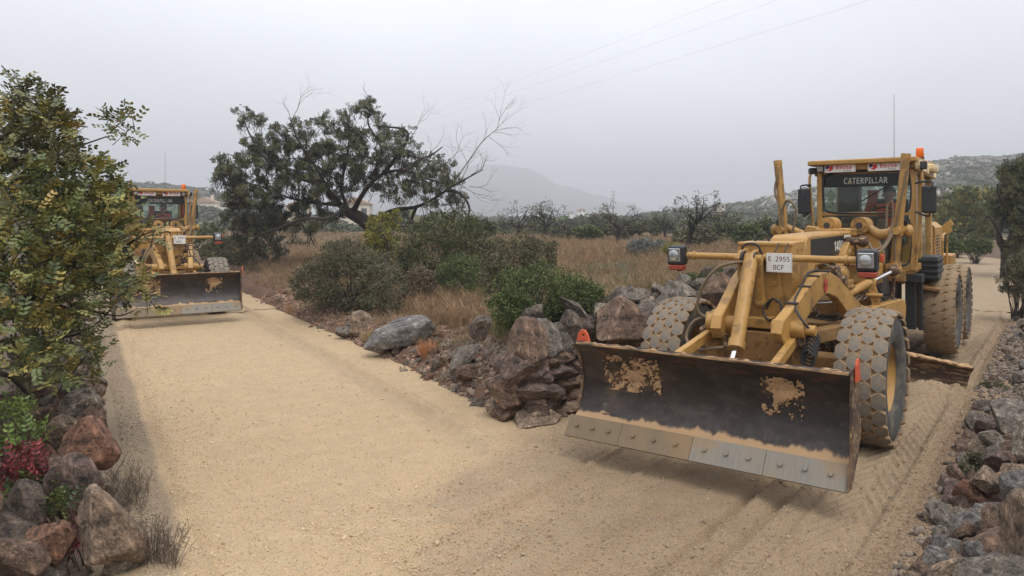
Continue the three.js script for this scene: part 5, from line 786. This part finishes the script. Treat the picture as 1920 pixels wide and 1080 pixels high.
// big half-dead carob between the tracks
{
  const r = mulberry(81), wood = [], Lv = new Leaves(), g = thing('carob_tree', 'spreading dark carob with bare dead branches on its right side', 'tree', 'carob trees'), d = 27;
  const limb = (pts, r0, r1) => { const q = pts.map(([u, v, e = 0]) => at(u, v, d + e)); branch(wood, q, r0, r1, pts.length * 7, 7); return q; };
  const base = at(722, 478, d); base.y = groundH(base.x, base.z) - .1;
  branch(wood, [base, at(706, 440, d), at(680, 412, d), at(655, 398, d)], .36, .24, 20, 9); branch(wood, [at(690, 425, d), at(664, 405, d), at(628, 375, d - .5), at(600, 340, d - 1)], .2, .09, 16, 7);
  const L = [[[655, 398], [620, 360, -1], [590, 310, -1.5], [560, 265, -2], [545, 225, -2]], [[655, 400], [640, 350, 1], [650, 300, 1], [655, 250, .5], [650, 210, 0]], [[660, 400], [690, 350, -1], [720, 325, -1], [760, 320, -1], [800, 335, -.5], [840, 345, 0]], [[690, 425], [735, 395, 1], [780, 388, 1], [815, 372, .5], [838, 356, 0], [862, 342, 0], [905, 318, 0]], [[640, 385], [590, 380, 1], [540, 370, 1.5], [490, 350, 1], [450, 340, 0]], [[600, 345, -1], [550, 330, -1], [500, 300, -1], [470, 255, -1], [455, 220, -1]], [[650, 390], [610, 410, -2], [570, 410, -2], [530, 425, -2], [480, 445, -2], [466, 470, -2]], [[720, 325, -1], [745, 290, -1], [765, 250, -1], [700, 235, 0]], [[700, 330], [715, 280, 0], [690, 230, 0], [695, 200, 0]], [[838, 356], [865, 365, -.5], [880, 390, -.5], [868, 430, -.5]], [[780, 388, 1], [770, 420, 1], [775, 450, 1]], [[760, 320, -1], [785, 300, -.5], [810, 290, 0], [830, 275, 0]]];
  const Q = L.map((l, i) => limb(l, i === 3 || i === 2 ? .12 : .085, .02));
  // bare twigs
  const bare = (u, v, du, dv, len, rad, depth, e = 0) => grow(wood, [], r, at(u, v, d + e), V(du, dv, (r() - .5) * .5).normalize(), len, rad, depth, { gnarl: .28, lift: .02, spread: .62, fork: 2, leafFrom: -1 });
  for (const [u, v, du, dv, len] of [[545, 235, -.1, 1, .8], [548, 225, .4, 1, .9], [695, 215, .3, 1, .6], [765, 262, .7, .5, .8], [840, 300, .8, .2, .7], [800, 300, .4, .9, .7], [862, 342, .6, .8, .8], [880, 332, .8, .6, .7], [900, 322, .6, .7, .5], [862, 345, .8, -.3, .8], [875, 380, .5, -.7, .9], [850, 360, .3, -1, 1.1], [880, 350, 1, -.2, .7], [815, 372, .3, -1, 1.0], [790, 386, .2, -1, 1.0], [830, 345, .2, .9, .8], [760, 400, .5, -.8, .8], [725, 330, .3, -.8, .8], [750, 345, .4, .6, .8], [690, 380, .3, .5, .7], [700, 405, .8, -.1, .8], [640, 400, -.5, -.6, .8]]) bare(u, v, du, dv, len, .014, 3, (r() - .5));
  // one long dead bough rises out to the right
  { const q = [at(845, 350, d), at(880, 300, d), at(905, 265, d - .5), at(928, 245, d - 1)]; branch(wood, q, .022, .012, 16, 5); for (const [u, v, du, dv, len] of [[905, 265, .5, .9, .55], [928, 245, .6, .75, .75], [928, 245, .9, .15, .62], [932, 242, .4, .95, .8], [926, 248, .9, -.25, .62], [916, 256, .8, -.5, .55], [935, 225, .6, .8, .5]]) grow(wood, [], r, at(u, v, d - 1), V(du, dv, (r() - .5) * .3)  .normalize(), len, .009, 3, { gnarl: .2, lift: .02, spread: .5, fork: 2, leafFrom: -1 }); }
  const blobs = [[470, 230, 26, 16], [455, 215, 14, 10], [540, 262, 40, 26], [480, 280, 36, 24], [430, 318, 30, 26], [425, 350, 26, 30], [460, 330, 44, 34], [500, 300, 44, 34], [540, 310, 44, 36], [580, 280, 40, 30], [620, 265, 36, 26], [610, 232, 16, 14], [588, 232, 14, 12], [650, 240, 20, 18], [660, 275, 34, 30], [650, 215, 16, 14], [645, 300, 44, 34], [690, 262, 30, 24], [600, 320, 46, 36], [560, 350, 44, 34], [510, 360, 44, 34], [460, 385, 34, 34], [440, 410, 26, 26], [490, 410, 40, 30], [530, 400, 40, 30], [470, 445, 40, 26], [510, 440, 36, 24], [500, 475, 34, 18], [580, 385, 36, 28], [640, 340, 36, 28], [690, 310, 34, 26], [700, 340, 30, 24], [740, 310, 26, 20], [780, 320, 26, 20], [800, 345, 24, 18], [770, 345, 26, 18], [720, 290, 24, 20], [690, 205, 16, 14], [700, 225, 18, 14], [685, 195, 10, 8], [550, 240, 16, 12], [620, 395, 30, 24], [570, 430, 30, 20], [820, 320, 14, 10], [835, 345, 12, 10], [745, 280, 20, 16], [450, 365, 30, 30], [420, 335, 18, 22], [740, 265, 22, 16], [765, 285, 24, 18], [760, 250, 14, 10], [800, 310, 28, 20], [835, 325, 22, 16], [820, 355, 26, 16], [850, 345, 14, 12], [780, 365, 28, 16], [740, 345, 26, 20], [740, 372, 22, 14], [720, 250, 18, 14], [860, 372, 16, 16], [845, 390, 18, 18], [810, 395, 22, 14]];
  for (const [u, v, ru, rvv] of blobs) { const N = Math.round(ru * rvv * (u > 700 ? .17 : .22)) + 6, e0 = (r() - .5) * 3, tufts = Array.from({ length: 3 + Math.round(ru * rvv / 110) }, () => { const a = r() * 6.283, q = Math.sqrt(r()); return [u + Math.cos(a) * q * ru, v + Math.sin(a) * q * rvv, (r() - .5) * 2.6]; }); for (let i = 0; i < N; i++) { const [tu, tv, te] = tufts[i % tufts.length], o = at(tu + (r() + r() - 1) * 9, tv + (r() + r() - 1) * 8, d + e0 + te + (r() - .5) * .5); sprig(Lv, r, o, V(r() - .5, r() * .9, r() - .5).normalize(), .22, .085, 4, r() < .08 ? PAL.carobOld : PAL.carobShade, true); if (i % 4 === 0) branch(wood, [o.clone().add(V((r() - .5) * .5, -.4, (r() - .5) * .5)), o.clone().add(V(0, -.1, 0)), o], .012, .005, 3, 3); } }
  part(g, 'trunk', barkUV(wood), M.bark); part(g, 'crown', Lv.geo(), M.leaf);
}
const blob = (u, v, d, ru, rvv, dep) => [at(u, v, d), [ru * d / F, rvv * d / F, (dep ?? ru * d / F)]];
shrub('shrub', 'round olive grey shrub on the bank in front of the carob trunk', 91, [blob(650, 525, 15.2, 92, 62), blob(590, 535, 15.5, 50, 40), blob(715, 540, 14.2, 46, 52), blob(650, 480, 14.8, 60, 34)], PAL.olive, 26000, .05, { clump: .16 });
shrub('shrub', 'yellow green sapling growing beside the carob trunk', 92, [blob(715, 440, 20, 34, 40), blob(700, 480, 20, 30, 34), blob(735, 410, 20, 16, 20)], PAL.yellow, 5200, .075, { clump: .2 });
shrub('shrub', 'tall dark green shrub under the bare carob bough', 93, [blob(815, 470, 17.5, 76, 64), blob(860, 440, 18, 46, 46), blob(770, 500, 17, 44, 40), blob(820, 520, 17, 60, 30)], PAL.carobDark, 20000, .06);
shrub('shrub', 'deep green bush right of the round olive grey shrub, low on the bank', 94, [blob(868, 520, 16.3, 46, 42), blob(905, 532, 15.6, 36, 40), blob(838, 542, 16.6, 26, 20)], PAL.mastic, 11000, .05);
shrub('shrub', 'dark bush behind the front wheel of the far grader', 95, [blob(430, 470, 30, 40, 30), blob(395, 455, 31, 26, 36), blob(470, 480, 29, 30, 20)], PAL.carobDark, 9000, .1);
shrub('dry_bush', 'dead brown bush between the two green shrubs', 96, [blob(790, 535, 15.2, 30, 34)], PAL.dry, 4200, .05);
// shrubs on the field behind the dry stone wall
shrub('shrub', 'leafy green shrub overhanging the end of the dry stone wall', 101, [blob(1010, 555, 9.0, 84, 56), blob(1080, 560, 9.1, 56, 38), blob(960, 580, 8.6, 44, 40), blob(1112, 555, 9.3, 26, 24)], PAL.mastic, 24000, .034, { clump: .2 });
shrub('shrub', 'grey brown twiggy shrub above the green one at the wall end', 102, [blob(965, 490, 10.2, 62, 56), blob(1010, 480, 10.6, 40, 34), blob(935, 530, 9.6, 34, 50)], PAL.olive, 16000, .034);
shrub('shrub', 'silvery grey rounded shrub in the dry field', 103, [blob(1215, 466, 26, 40, 17), blob(1195, 468, 26, 24, 14)], PAL.grey, 6000, .07);
shrub('shrub', 'small bright yellow green bush by the twisted tree', 104, [blob(1263, 467, 22, 20, 11)], PAL.yellow, 2200, .06);
shrub('shrub', 'low green creeping bush on the wall top behind the light bar', 105, [blob(1320, 528, 12.6, 44, 14), blob(1350, 518, 13, 26, 12), blob(1290, 536, 12.2, 24, 10)], PAL.mastic, 6000, .034);
const farBush = [[1105, 436, 44, 24, 9, PAL.mastic], [1170, 428, 46, 40, 12, PAL.olive], [1060, 440, 50, 26, 14, PAL.olive], [1010, 432, 60, 26, 14, PAL.carobDark], [1300, 440, 34, 38, 16, PAL.olive], [1355, 436, 42, 34, 16, PAL.carobDark], [1405, 440, 34, 30, 17, PAL.mastic], [1440, 430, 40, 32, 20, PAL.carobDark], [1500, 425, 50, 40, 22, PAL.olive], [1560, 425, 50, 44, 22, PAL.carobDark], [960, 430, 70, 28, 14, PAL.olive], [1230, 424, 60, 30, 10, PAL.carobDark], [1130, 415, 90, 40, 12, PAL.olive], [490, 470, 38, 26, 12, PAL.carobDark], [560, 470, 44, 30, 12, PAL.olive], [900, 430, 40, 28, 14, PAL.carobDark], [905, 462, 22, 26, 12, PAL.olive], [1765, 462, 30, 40, 16, PAL.mastic], [1790, 456, 42, 30, 14, PAL.olive], [1830, 462, 36, 26, 12, PAL.mastic]];
farBush.forEach(([u, v, d, ru, rvv, P], i) => shrub('shrub', ['green bush in the dry field before the bare almond trees', 'olive shrub below the widest bare almond tree', 'grey shrub in the dry field left of the almond trees', 'dark shrub at the field edge below the paired trees', 'olive shrub right of the leaning twisted tree', 'dark green shrub behind the light bar of the near grader', 'bright shrub left of the near grader lift cylinder', 'dark bush seen behind the near grader frame', 'olive bush between lift cylinder and cab', 'dark bush low behind the cab of the near grader', 'faint shrub far left of the paired field trees', 'distant dark shrub between two almond trees', 'distant olive bush under the foggy hill', 'dark bush left of the carob trunk beside the far grader', 'olive bush in the grass left of the carob trunk', 'distant dark bush right of the dead bough', 'shrub at the right end of the far grass strip', 'green shrub behind the rear ripper', 'olive shrub beyond the bend of the track', 'green shrub beside the low grey stone wall'][i], 120 + i, [blob(u, v, d, ru, rvv), blob(u - ru * .5, v + rvv * .3, d + 1, ru * .6, rvv * .7), blob(u + ru * .6, v + rvv * .3, d - .5, ru * .5, rvv * .6)], P, 2600, .004 * d + .02, { group: 'shrubs scattered over the field' }));
// almond and carob trees standing about the field
function fieldTree(label, seed, u, vBase, d, hpx, wpx, leafy, P, lean = 0, group = 'gnarled trees in the field') {
  const r = mulberry(seed), wood = [], tips = [], Lv = new Leaves(), g = thing('field_tree', label, 'tree', group), b = at(u, vBase, d); b.y = groundH(b.x, b.z) - .1;
  const H = hpx * d / F * 1.22, W = wpx * d / F * 1.2, fork = V(b.x + lean * H * .3 + (r() - .5) * .2, b.y + H * .34, b.z), mid = b.clone().lerp(fork, .5).add(V((r() - .5) * .35, 0, 0));
  branch(wood, [b, mid, fork], .06 * H, .045 * H, 10, 7);
  for (let i = 0; i < 6; i++) { const a = (i + r() * .6) / 6 * 6.283, dir = V(Math.cos(a) * W / H * 1.15 + lean * .3, .62 + .35 * r(), Math.sin(a) * W / H).normalize(); grow(wood, tips, r, fork, dir, H * .34, .03 * H, 4, { gnarl: .45, lift: .0, spread: .8, fork: 2, leafFrom: 2 }); }
  for (const [p, dd, k] of tips) { if (r() > leafy * .5) continue; for (let i = 0; i < 4; i++) sprig(Lv, r, p.clone().addScaledVector(rv(r), .055 * H), dd.clone().add(rv(r)).normalize(), .045 * H, .022 * H, 3, P, true); }
  part(g, 'trunk', barkUV(wood), M.barkDark); if (Lv.p.length) part(g, 'crown', Lv.geo(), M.leafDull); return g;
}
fieldTree('leftmost gnarled tree of the pair under the foggy hill', 141, 972, 424, 52, 52, 34, .75, PAL.carobDark); fieldTree('right hand gnarled tree of the pair under the foggy hill', 142, 1022, 424, 54, 52, 32, .7, PAL.carobDark);
fieldTree('wide almond tree with bare crooked branches in the field', 143, 1158, 440, 42, 66, 52, .45, PAL.carobDark); fieldTree('small bare tree left of the leaning twisted tree', 144, 1248, 434, 52, 46, 26, .45, PAL.olive);
fieldTree('leaning twisted tree with a thick dark trunk in the field', 145, 1282, 466, 30, 84, 28, .7, PAL.olive, .4); fieldTree('dark spreading almond tree left of the near grader', 146, 1358, 434, 48, 56, 40, .6, PAL.carobDark);
fieldTree('small pale tree behind the dark spreading almond tree', 147, 1322, 424, 70, 30, 22, .4, PAL.olive); fieldTree('faint round tree on the field edge under the village', 148, 1075, 420, 80, 24, 26, .8, PAL.carobDark);
// carobs beyond the bend and at the right edge
function leafyTree(label, seed, d, base, limbs, blobs, P, dens, leafL, r0 = .14) {
  const r = mulberry(seed), wood = [], Lv = new Leaves(), g = thing('carob_tree', label, 'tree', 'carob trees'), b = at(base[0], base[1], d); b.y = groundH(b.x, b.z) - .1;
  limbs.forEach((l, i) => branch(wood, l.map(([u, v, e = 0], k) => (k === 0 && u === base[0] ? b.clone() : at(u, v, d + e))), i ? r0 * .5 : r0, r0 * .16, l.length * 6, 7));
  for (const [u, v, ru, rvv, e = 0] of blobs) { const N = Math.round(ru * rvv * dens) + 5; for (let i = 0; i < N; i++) { const a = r() * 6.283, q = Math.sqrt(r()), o = at(u + Math.cos(a) * q * ru, v + Math.sin(a) * q * rvv, d + e + (r() - .5) * ru * d / F * 1.6); sprig(Lv, r, o, V(r() - .5, r() * .9, r() - .5).normalize(), leafL * 2.6, leafL, 4, P, true); if (i % 4 === 0) branch(wood, [o.clone().add(V((r() - .5) * .4, -.35, (r() - .5) * .4)), o.clone().add(V(0, -.1, 0)), o], .01, .004, 3, 3); } }
  part(g, 'trunk', barkUV(wood), M.bark); part(g, 'crown', Lv.geo(), M.leaf);
}
leafyTree('dark trunked carob leaning at the right edge beyond the rubble', 161, 27, [1884, 500], [[[1884, 500], [1882, 470], [1872, 445, -.2], [1880, 415, 0], [1892, 380, 0], [1898, 345, 0]], [[1880, 460], [1865, 420, -.5], [1850, 405, -.5], [1845, 415, -.5]], [[1892, 380], [1910, 350, 0], [1925, 325, 0]], [[1884, 430], [1905, 405, .5], [1930, 395, .5]], [[1890, 400], [1875, 370, -.5], [1870, 345, -.5]]], [[1895, 330, 24, 20], [1905, 360, 30, 26], [1885, 375, 20, 22], [1915, 400, 26, 26], [1890, 410, 18, 20], [1920, 440, 22, 24], [1870, 395, 16, 20], [1905, 470, 22, 20], [1930, 350, 40, 50], [1950, 430, 50, 60]], PAL.carobDark, .34, .11, .2);
leafyTree('yellow green carob thicket beyond the bend of the track', 162, 50, [1808, 470], [[[1808, 470], [1806, 440], [1800, 410], [1805, 380]], [[1806, 440], [1830, 410, 0], [1850, 385, 0]], [[1806, 440], [1780, 420, 0], [1765, 400, 0]]], [[1780, 410, 26, 26], [1810, 395, 30, 26], [1845, 385, 26, 28], [1825, 420, 34, 26], [1790, 440, 30, 24], [1850, 430, 26, 34], [1830, 450, 34, 18], [1770, 425, 16, 20], [1810, 365, 18, 12], [1860, 405, 20, 30]], PAL.carob, .36, .2, .2);
leafyTree('dark tree just left of the carob thicket behind the grader cab', 163, 58, [1755, 460], [[[1755, 460], [1755, 430], [1760, 400]]], [[1755, 400, 24, 24], [1770, 390, 20, 22], [1745, 430, 20, 22], [1765, 435, 18, 22]], PAL.carobDark, .36, .2, .2);
shrub('shrub', 'grey green shrub at the foot of the dark trunked carob', 164, [blob(1905, 525, 15.5, 30, 34), blob(1930, 520, 15, 40, 50)], PAL.olive, 10000, .05);
[[1838, 865, 5.9, 24, 14, 'low weeds between the rubble stones at the right edge'], [1862, 728, 9, 24, 13, 'dark weeds on the rubble beside the moldboard tip'], [1812, 884, 5.75, 16, 11, 'small tuft of weeds at the road edge by the rubble']].forEach(([u, v, d, ru, rvv, l], i) => shrub('weed_plant', l, 165 + i, [blob(u, v, d, ru, rvv)], PAL.olive, 1500, .028, { category: 'weeds' }));
// grass
{
  const r = mulberry(171), tuft = (n, h, spread) => { const L = new Leaves(); for (let i = 0; i < n; i++) { const a = r() * 6.283, o = V(Math.cos(a) * r() * .07, 0, Math.sin(a) * r() * .07), d = V(Math.cos(a) * spread * r(), 1, Math.sin(a) * spread * r()).normalize(), k = .75 + .5 * r(), l = h * (.5 + .6 * r()), m = o.clone().addScaledVector(d, l * .55), e = d.clone().add(V(Math.cos(a) * .5, -.1, Math.sin(a) * .5)).normalize(); L.blade(o, d, rv(r), l * .6, .007, [k, k, k]); L.blade(m, e, rv(r), l * .5, .005, [k, k, k]); } return L.geo(); };
  const kinds = [tuft(26, .24, .6), tuft(20, .38, .4), tuft(30, .15, .9)], spots = [[], [], []];
  const cols = [[.3, .19, .095], [.25, .15, .075], [.35, .24, .135], [.19, .13, .07], [.13, .12, .05]];
  for (let i = 0; i < 52000; i++) {
    const d = 8 + 62 * Math.pow(r(), 1.7), u = 400 + r() * 1300, x = (u - CX) / F * d, z = -d, l = sL(x, z), s = sR(x, z); if (l < 4.3 || s > -5.6 || (d > 46 && r() < .4)) continue;
    const n = fbm2(x * .35, z * .35, 4, 81); if (n < .36 && r() < .7) continue; if (l < 5.2 && r() < .85) continue;
    spots[Math.floor(r() * 3)].push([x, z, .7 + .7 * r(), cols[Math.floor(r() * (n < .44 ? 5 : 4))]]);
  }
  for (let i = 0; i < 1600; i++) { const t = 6 + r() * 40, [x, z] = P_R(.6 + r() * 3, t); spots[2].push([x, z, .7 + .6 * r(), cols[Math.floor(r() * 5)]]); }
  kinds.forEach((k, i) => { const m = stuff('dry_grass', k, M.leafDull, 'straw coloured dry grass covering the field', spots[i].length), q = new THREE.Object3D(), c = new THREE.Color(); spots[i].forEach(([x, z, s, col], j) => { q.position.set(x, groundH(x, z) - .01, z); q.rotation.set((r() - .5) * .3, r() * 6, (r() - .5) * .3); q.scale.setScalar(s); q.updateMatrix(); m.setMatrixAt(j, q.matrix); m.setColorAt(j, c.setRGB(...col)); }); });
  // single tufts that stand out
  const one = (label, u, v, y, col, n, h) => { const L = new Leaves(), { x, z } = hit(u, v), gy = groundH(x, z) - .02; for (let i = 0; i < n; i++) { const a = r() * 6.283, o = V(x + Math.cos(a) * r() * .12, gy, z + Math.sin(a) * r() * .12), d = V(Math.cos(a) * .5 * r(), 1, Math.sin(a) * .5 * r()).normalize(), k = .7 + .6 * r(); L.blade(o, d, rv(r), h * (.6 + .5 * r()), .007, col.map((q) => q * k)); } solo('grass_tuft', L.geo(), M.leafDull, label, 'grass'); };
  one('orange dry grass tuft below the large smooth grey boulder', 802, 672, .5, [.42, .19, .08], 170, .34); one('pale dry grass tuft at the road edge near the far grader', 545, 586, .2, [.36, .22, .12], 150, .28); one('green grass tuft at the end of the dry stone wall', 945, 640, .9, [.13, .15, .05], 160, .4); one('straw coloured tuft between the bank rocks', 690, 640, .36, [.34, .26, .13], 140, .24);
}

// ---------- far things ----------
{
  const r = mulberry(201), bush = (() => { const L = new Leaves(); for (let i = 0; i < 90; i++) { const e = rv(r); e.y = Math.abs(e.y); L.blade(V(e.x * .75, e.y * .6, e.z * .75), e.clone().add(rv(r)).normalize(), rv(r), .42, .3, [1, 1, 1].map(() => .7 + .6 * r())); } return L.geo(); })();
  const B = [], R = [];
  for (let i = 0; i < 26000; i++) { const d = 66 + 390 * Math.pow(r(), .75), u = -100 + r() * 2150, x = (u - CX) / F * d, z = -d, y = groundH(x, z), n = fbm2(x * .03, z * .09, 4, 87); if (y < 3 && r() < .55) continue; if (n > .56 && r() < .75) continue; const s = (.35 + .75 * r() * r()) * (r() < .06 ? 2.4 : 1); B.push([x, y - .05, z, s * (y < 4 ? 1.4 : 1)]); }
  for (let i = 0; i < 6500; i++) { const d = 110 + 340 * r(), u = 1200 + r() * 820, x = (u - CX) / F * d, z = -d, y = groundH(x, z); if (y < 5 || fbm2(x * .03, z * .09, 4, 87) < .47) continue; R.push([x, y, z, .25 + .9 * r() * r()]); }
  const q = new THREE.Object3D(), c = new THREE.Color(), b = stuff('hillside_scrub', bush, M.leafDull, 'grey green scrub covering the hillsides', B.length), k = stuff('hillside_rocks', smallRocks[3], new THREE.MeshStandardMaterial({ color: 0xffffff, roughness: .95 }), 'pale rock outcrops on the hillside', R.length);
  B.forEach(([x, y, z, s], i) => { q.position.set(x, y, z); q.rotation.set(0, r() * 6, 0); q.scale.set(s * 1.3, s, s * 1.3); q.updateMatrix(); b.setMatrixAt(i, q.matrix); const g = .7 + .6 * r(), w = r(); b.setColorAt(i, c.setRGB((.075 + .04 * w) * g, (.085 + .03 * w) * g, .045 * g)); });
  R.forEach(([x, y, z, s], i) => { q.position.set(x, y, z); q.rotation.set(r(), r() * 6, r()); q.scale.set(s * 1.8, s * .6, s); q.updateMatrix(); k.setMatrixAt(i, q.matrix); const g = .7 + .6 * r(); k.setColorAt(i, c.setRGB(.24 * g, .215 * g, .175 * g)); });
}
const H = { wall: flat(.62, .55, .45, .9), white: flat(.78, .77, .74, .9), ochre: flat(.52, .4, .27, .9), roof: flat(.4, .27, .18, .9), greyRoof: flat(.3, .33, .36, .7), pane: flat(.05, .06, .07, .2), shutter: flat(.12, .16, .13, .7) };
function house(label, u, v, d, wpx, hpx, wall, roofM, opt = {}) {
  const g = thing('house', label, 'house', opt.group), p = at(u, v, d), W = wpx * d / F, Hh = hpx * d / F, D = Math.max(3, W * .8), y0 = groundH(p.x, p.z); g.position.set(p.x, Math.min(p.y, y0 + 6) , p.z); g.rotation.y = opt.turn ?? .25; const dn = Math.max(1, p.y - y0 + 2);
  part(g, 'wall', [box(-W / 2, W / 2, -dn, Hh * .72, -D / 2, D / 2, .03)], wall);
  if (opt.flat) part(g, 'roof', [box(-W / 2 - .2, W / 2 + .2, Hh * .72, Hh * .78, -D / 2 - .2, D / 2 + .2, .03)], roofM);
  else { const s = sheetZ([[-W / 2 - .4, Hh * .7], [W / 2 + .4, Hh * .7], [0, Hh]], -D / 2 - .3, D / 2 + .3, .02); const rf = part(g, 'roof', [s], roofM); if (opt.chimney) part(rf, 'chimney', [box(W * .2, W * .2 + .7, Hh * .8, Hh * 1.12, -.4, .4, .03)], wall); }
  const n = opt.win ?? 3; for (let i = 0; i < n; i++) { const x = mix(-W / 2, W / 2, (i + .5) / n), w = Math.min(.55, W / n * .25); const f = part(g, 'window', [box(x - w, x + w, Hh * .22, Hh * .5, D / 2 - .02, D / 2 + .03, .01)], H.pane); part(f, 'shutter', [box(x - w - .12, x - w, Hh * .2, Hh * .52, D / 2, D / 2 + .06, .01)], H.shutter); }
  if (opt.wing) part(g, 'wing', [box(W / 2 - .5, W / 2 + W * .35, -dn, Hh * .45, -D * .3, D / 2 + 1.2, .03)], wall);
  return g;
}
house('cream villa with a tiled roof on the slope behind the far grader', 386, 404, 190, 42, 34, H.wall, H.roof, { chimney: true, wing: true, turn: .35 });
house('low grey roofed shed left of the carob trunk', 426, 446, 88, 30, 13, H.white, H.greyRoof, { win: 2, turn: .4 });
house('small white hut seen under the carob branches', 546, 444, 95, 14, 10, H.white, H.white, { flat: true, win: 1 });
house('pale house half hidden behind the carob crown', 668, 412, 130, 52, 42, H.wall, H.roof, { turn: .2 });
house('ochre house seen through the left of the carob crown', 560, 416, 140, 40, 40, H.ochre, H.roof, { turn: .3 });
house('small cream block house on the ridge left of the near grader', 1352, 394, 230, 10, 16, H.wall, H.wall, { flat: true, win: 1 });
house('white house on the valley floor among the field trees', 1090, 400, 300, 16, 9, H.white, H.roof, { win: 2 });
house('long white house at the foot of the foggy hill', 1068, 404, 330, 14, 8, H.white, H.roof, { win: 2 });
[[978, 343, 'largest white house high on the foggy hill', 9, 6], [958, 334, 'white house uppermost on the foggy hill, nearly lost in cloud', 7, 5], [1000, 345, 'white house right of the largest one on the foggy hill', 6, 4], [1140, 381, 'pale house on the foggy ridge near the mast', 8, 5], [1160, 386, 'pale house at the lower end of the foggy ridge', 7, 4]].forEach(([u, v, label, w, h]) => house(label, u, v, 900, w, h, H.white, H.roof, { win: 3, group: 'white houses on the foggy hill' }));
{ const g = thing('lattice_mast', 'thin mast standing on the foggy ridge', 'mast'), p = at(1150, 385, 620), y = groundH(p.x, p.z); part(g, 'pole', [rod([p.x, y - 1, p.z], [p.x, p.y + 13, p.z], .5, .25, 6)], M.dark); for (const h of [6, 9, 12]) part(g, 'crossarm', [rod([p.x - 2, p.y + h, p.z], [p.x + 2, p.y + h, p.z], .2, .2, 5)], M.dark); }
// overhead wires on the left, with the pole that carries them
{
  const pole = thing('power_pole', 'wooden power pole hidden behind the carob crown', 'pole'), b = at(560, 300, 80), y = groundH(b.x, b.z); part(pole, 'shaft', [rod([b.x, y - .2, b.z], [b.x, b.y + .6, b.z], .16, .1, 8)], M.bark); part(pole, 'crossarm', [rod([b.x - 1, b.y + .2, b.z], [b.x + 1, b.y + .2, b.z], .06)], M.dark);
  [[911, 165, 'uppermost'], [911, 184, 'middle'], [911, 208, 'lowest']].forEach(([u, v, w], i) => { const a = at(560, 300 + i * 6, 80), e = at(u, v, 44), dir = e.clone().sub(a), f = e.clone().addScaledVector(dir, .9); solo('overhead_wire', hose([[a.x, a.y, a.z], [(a.x + f.x) / 2, (a.y + f.y) / 2 - .25, (a.z + f.z) / 2], [f.x, f.y, f.z]], .0032, 40, 4), flat(.45, .45, .46, .8), w + ' of the three overhead wires above the carob', 'wire', 'overhead wires'); });
}
shade(scene);
renderer.render(scene, camera);
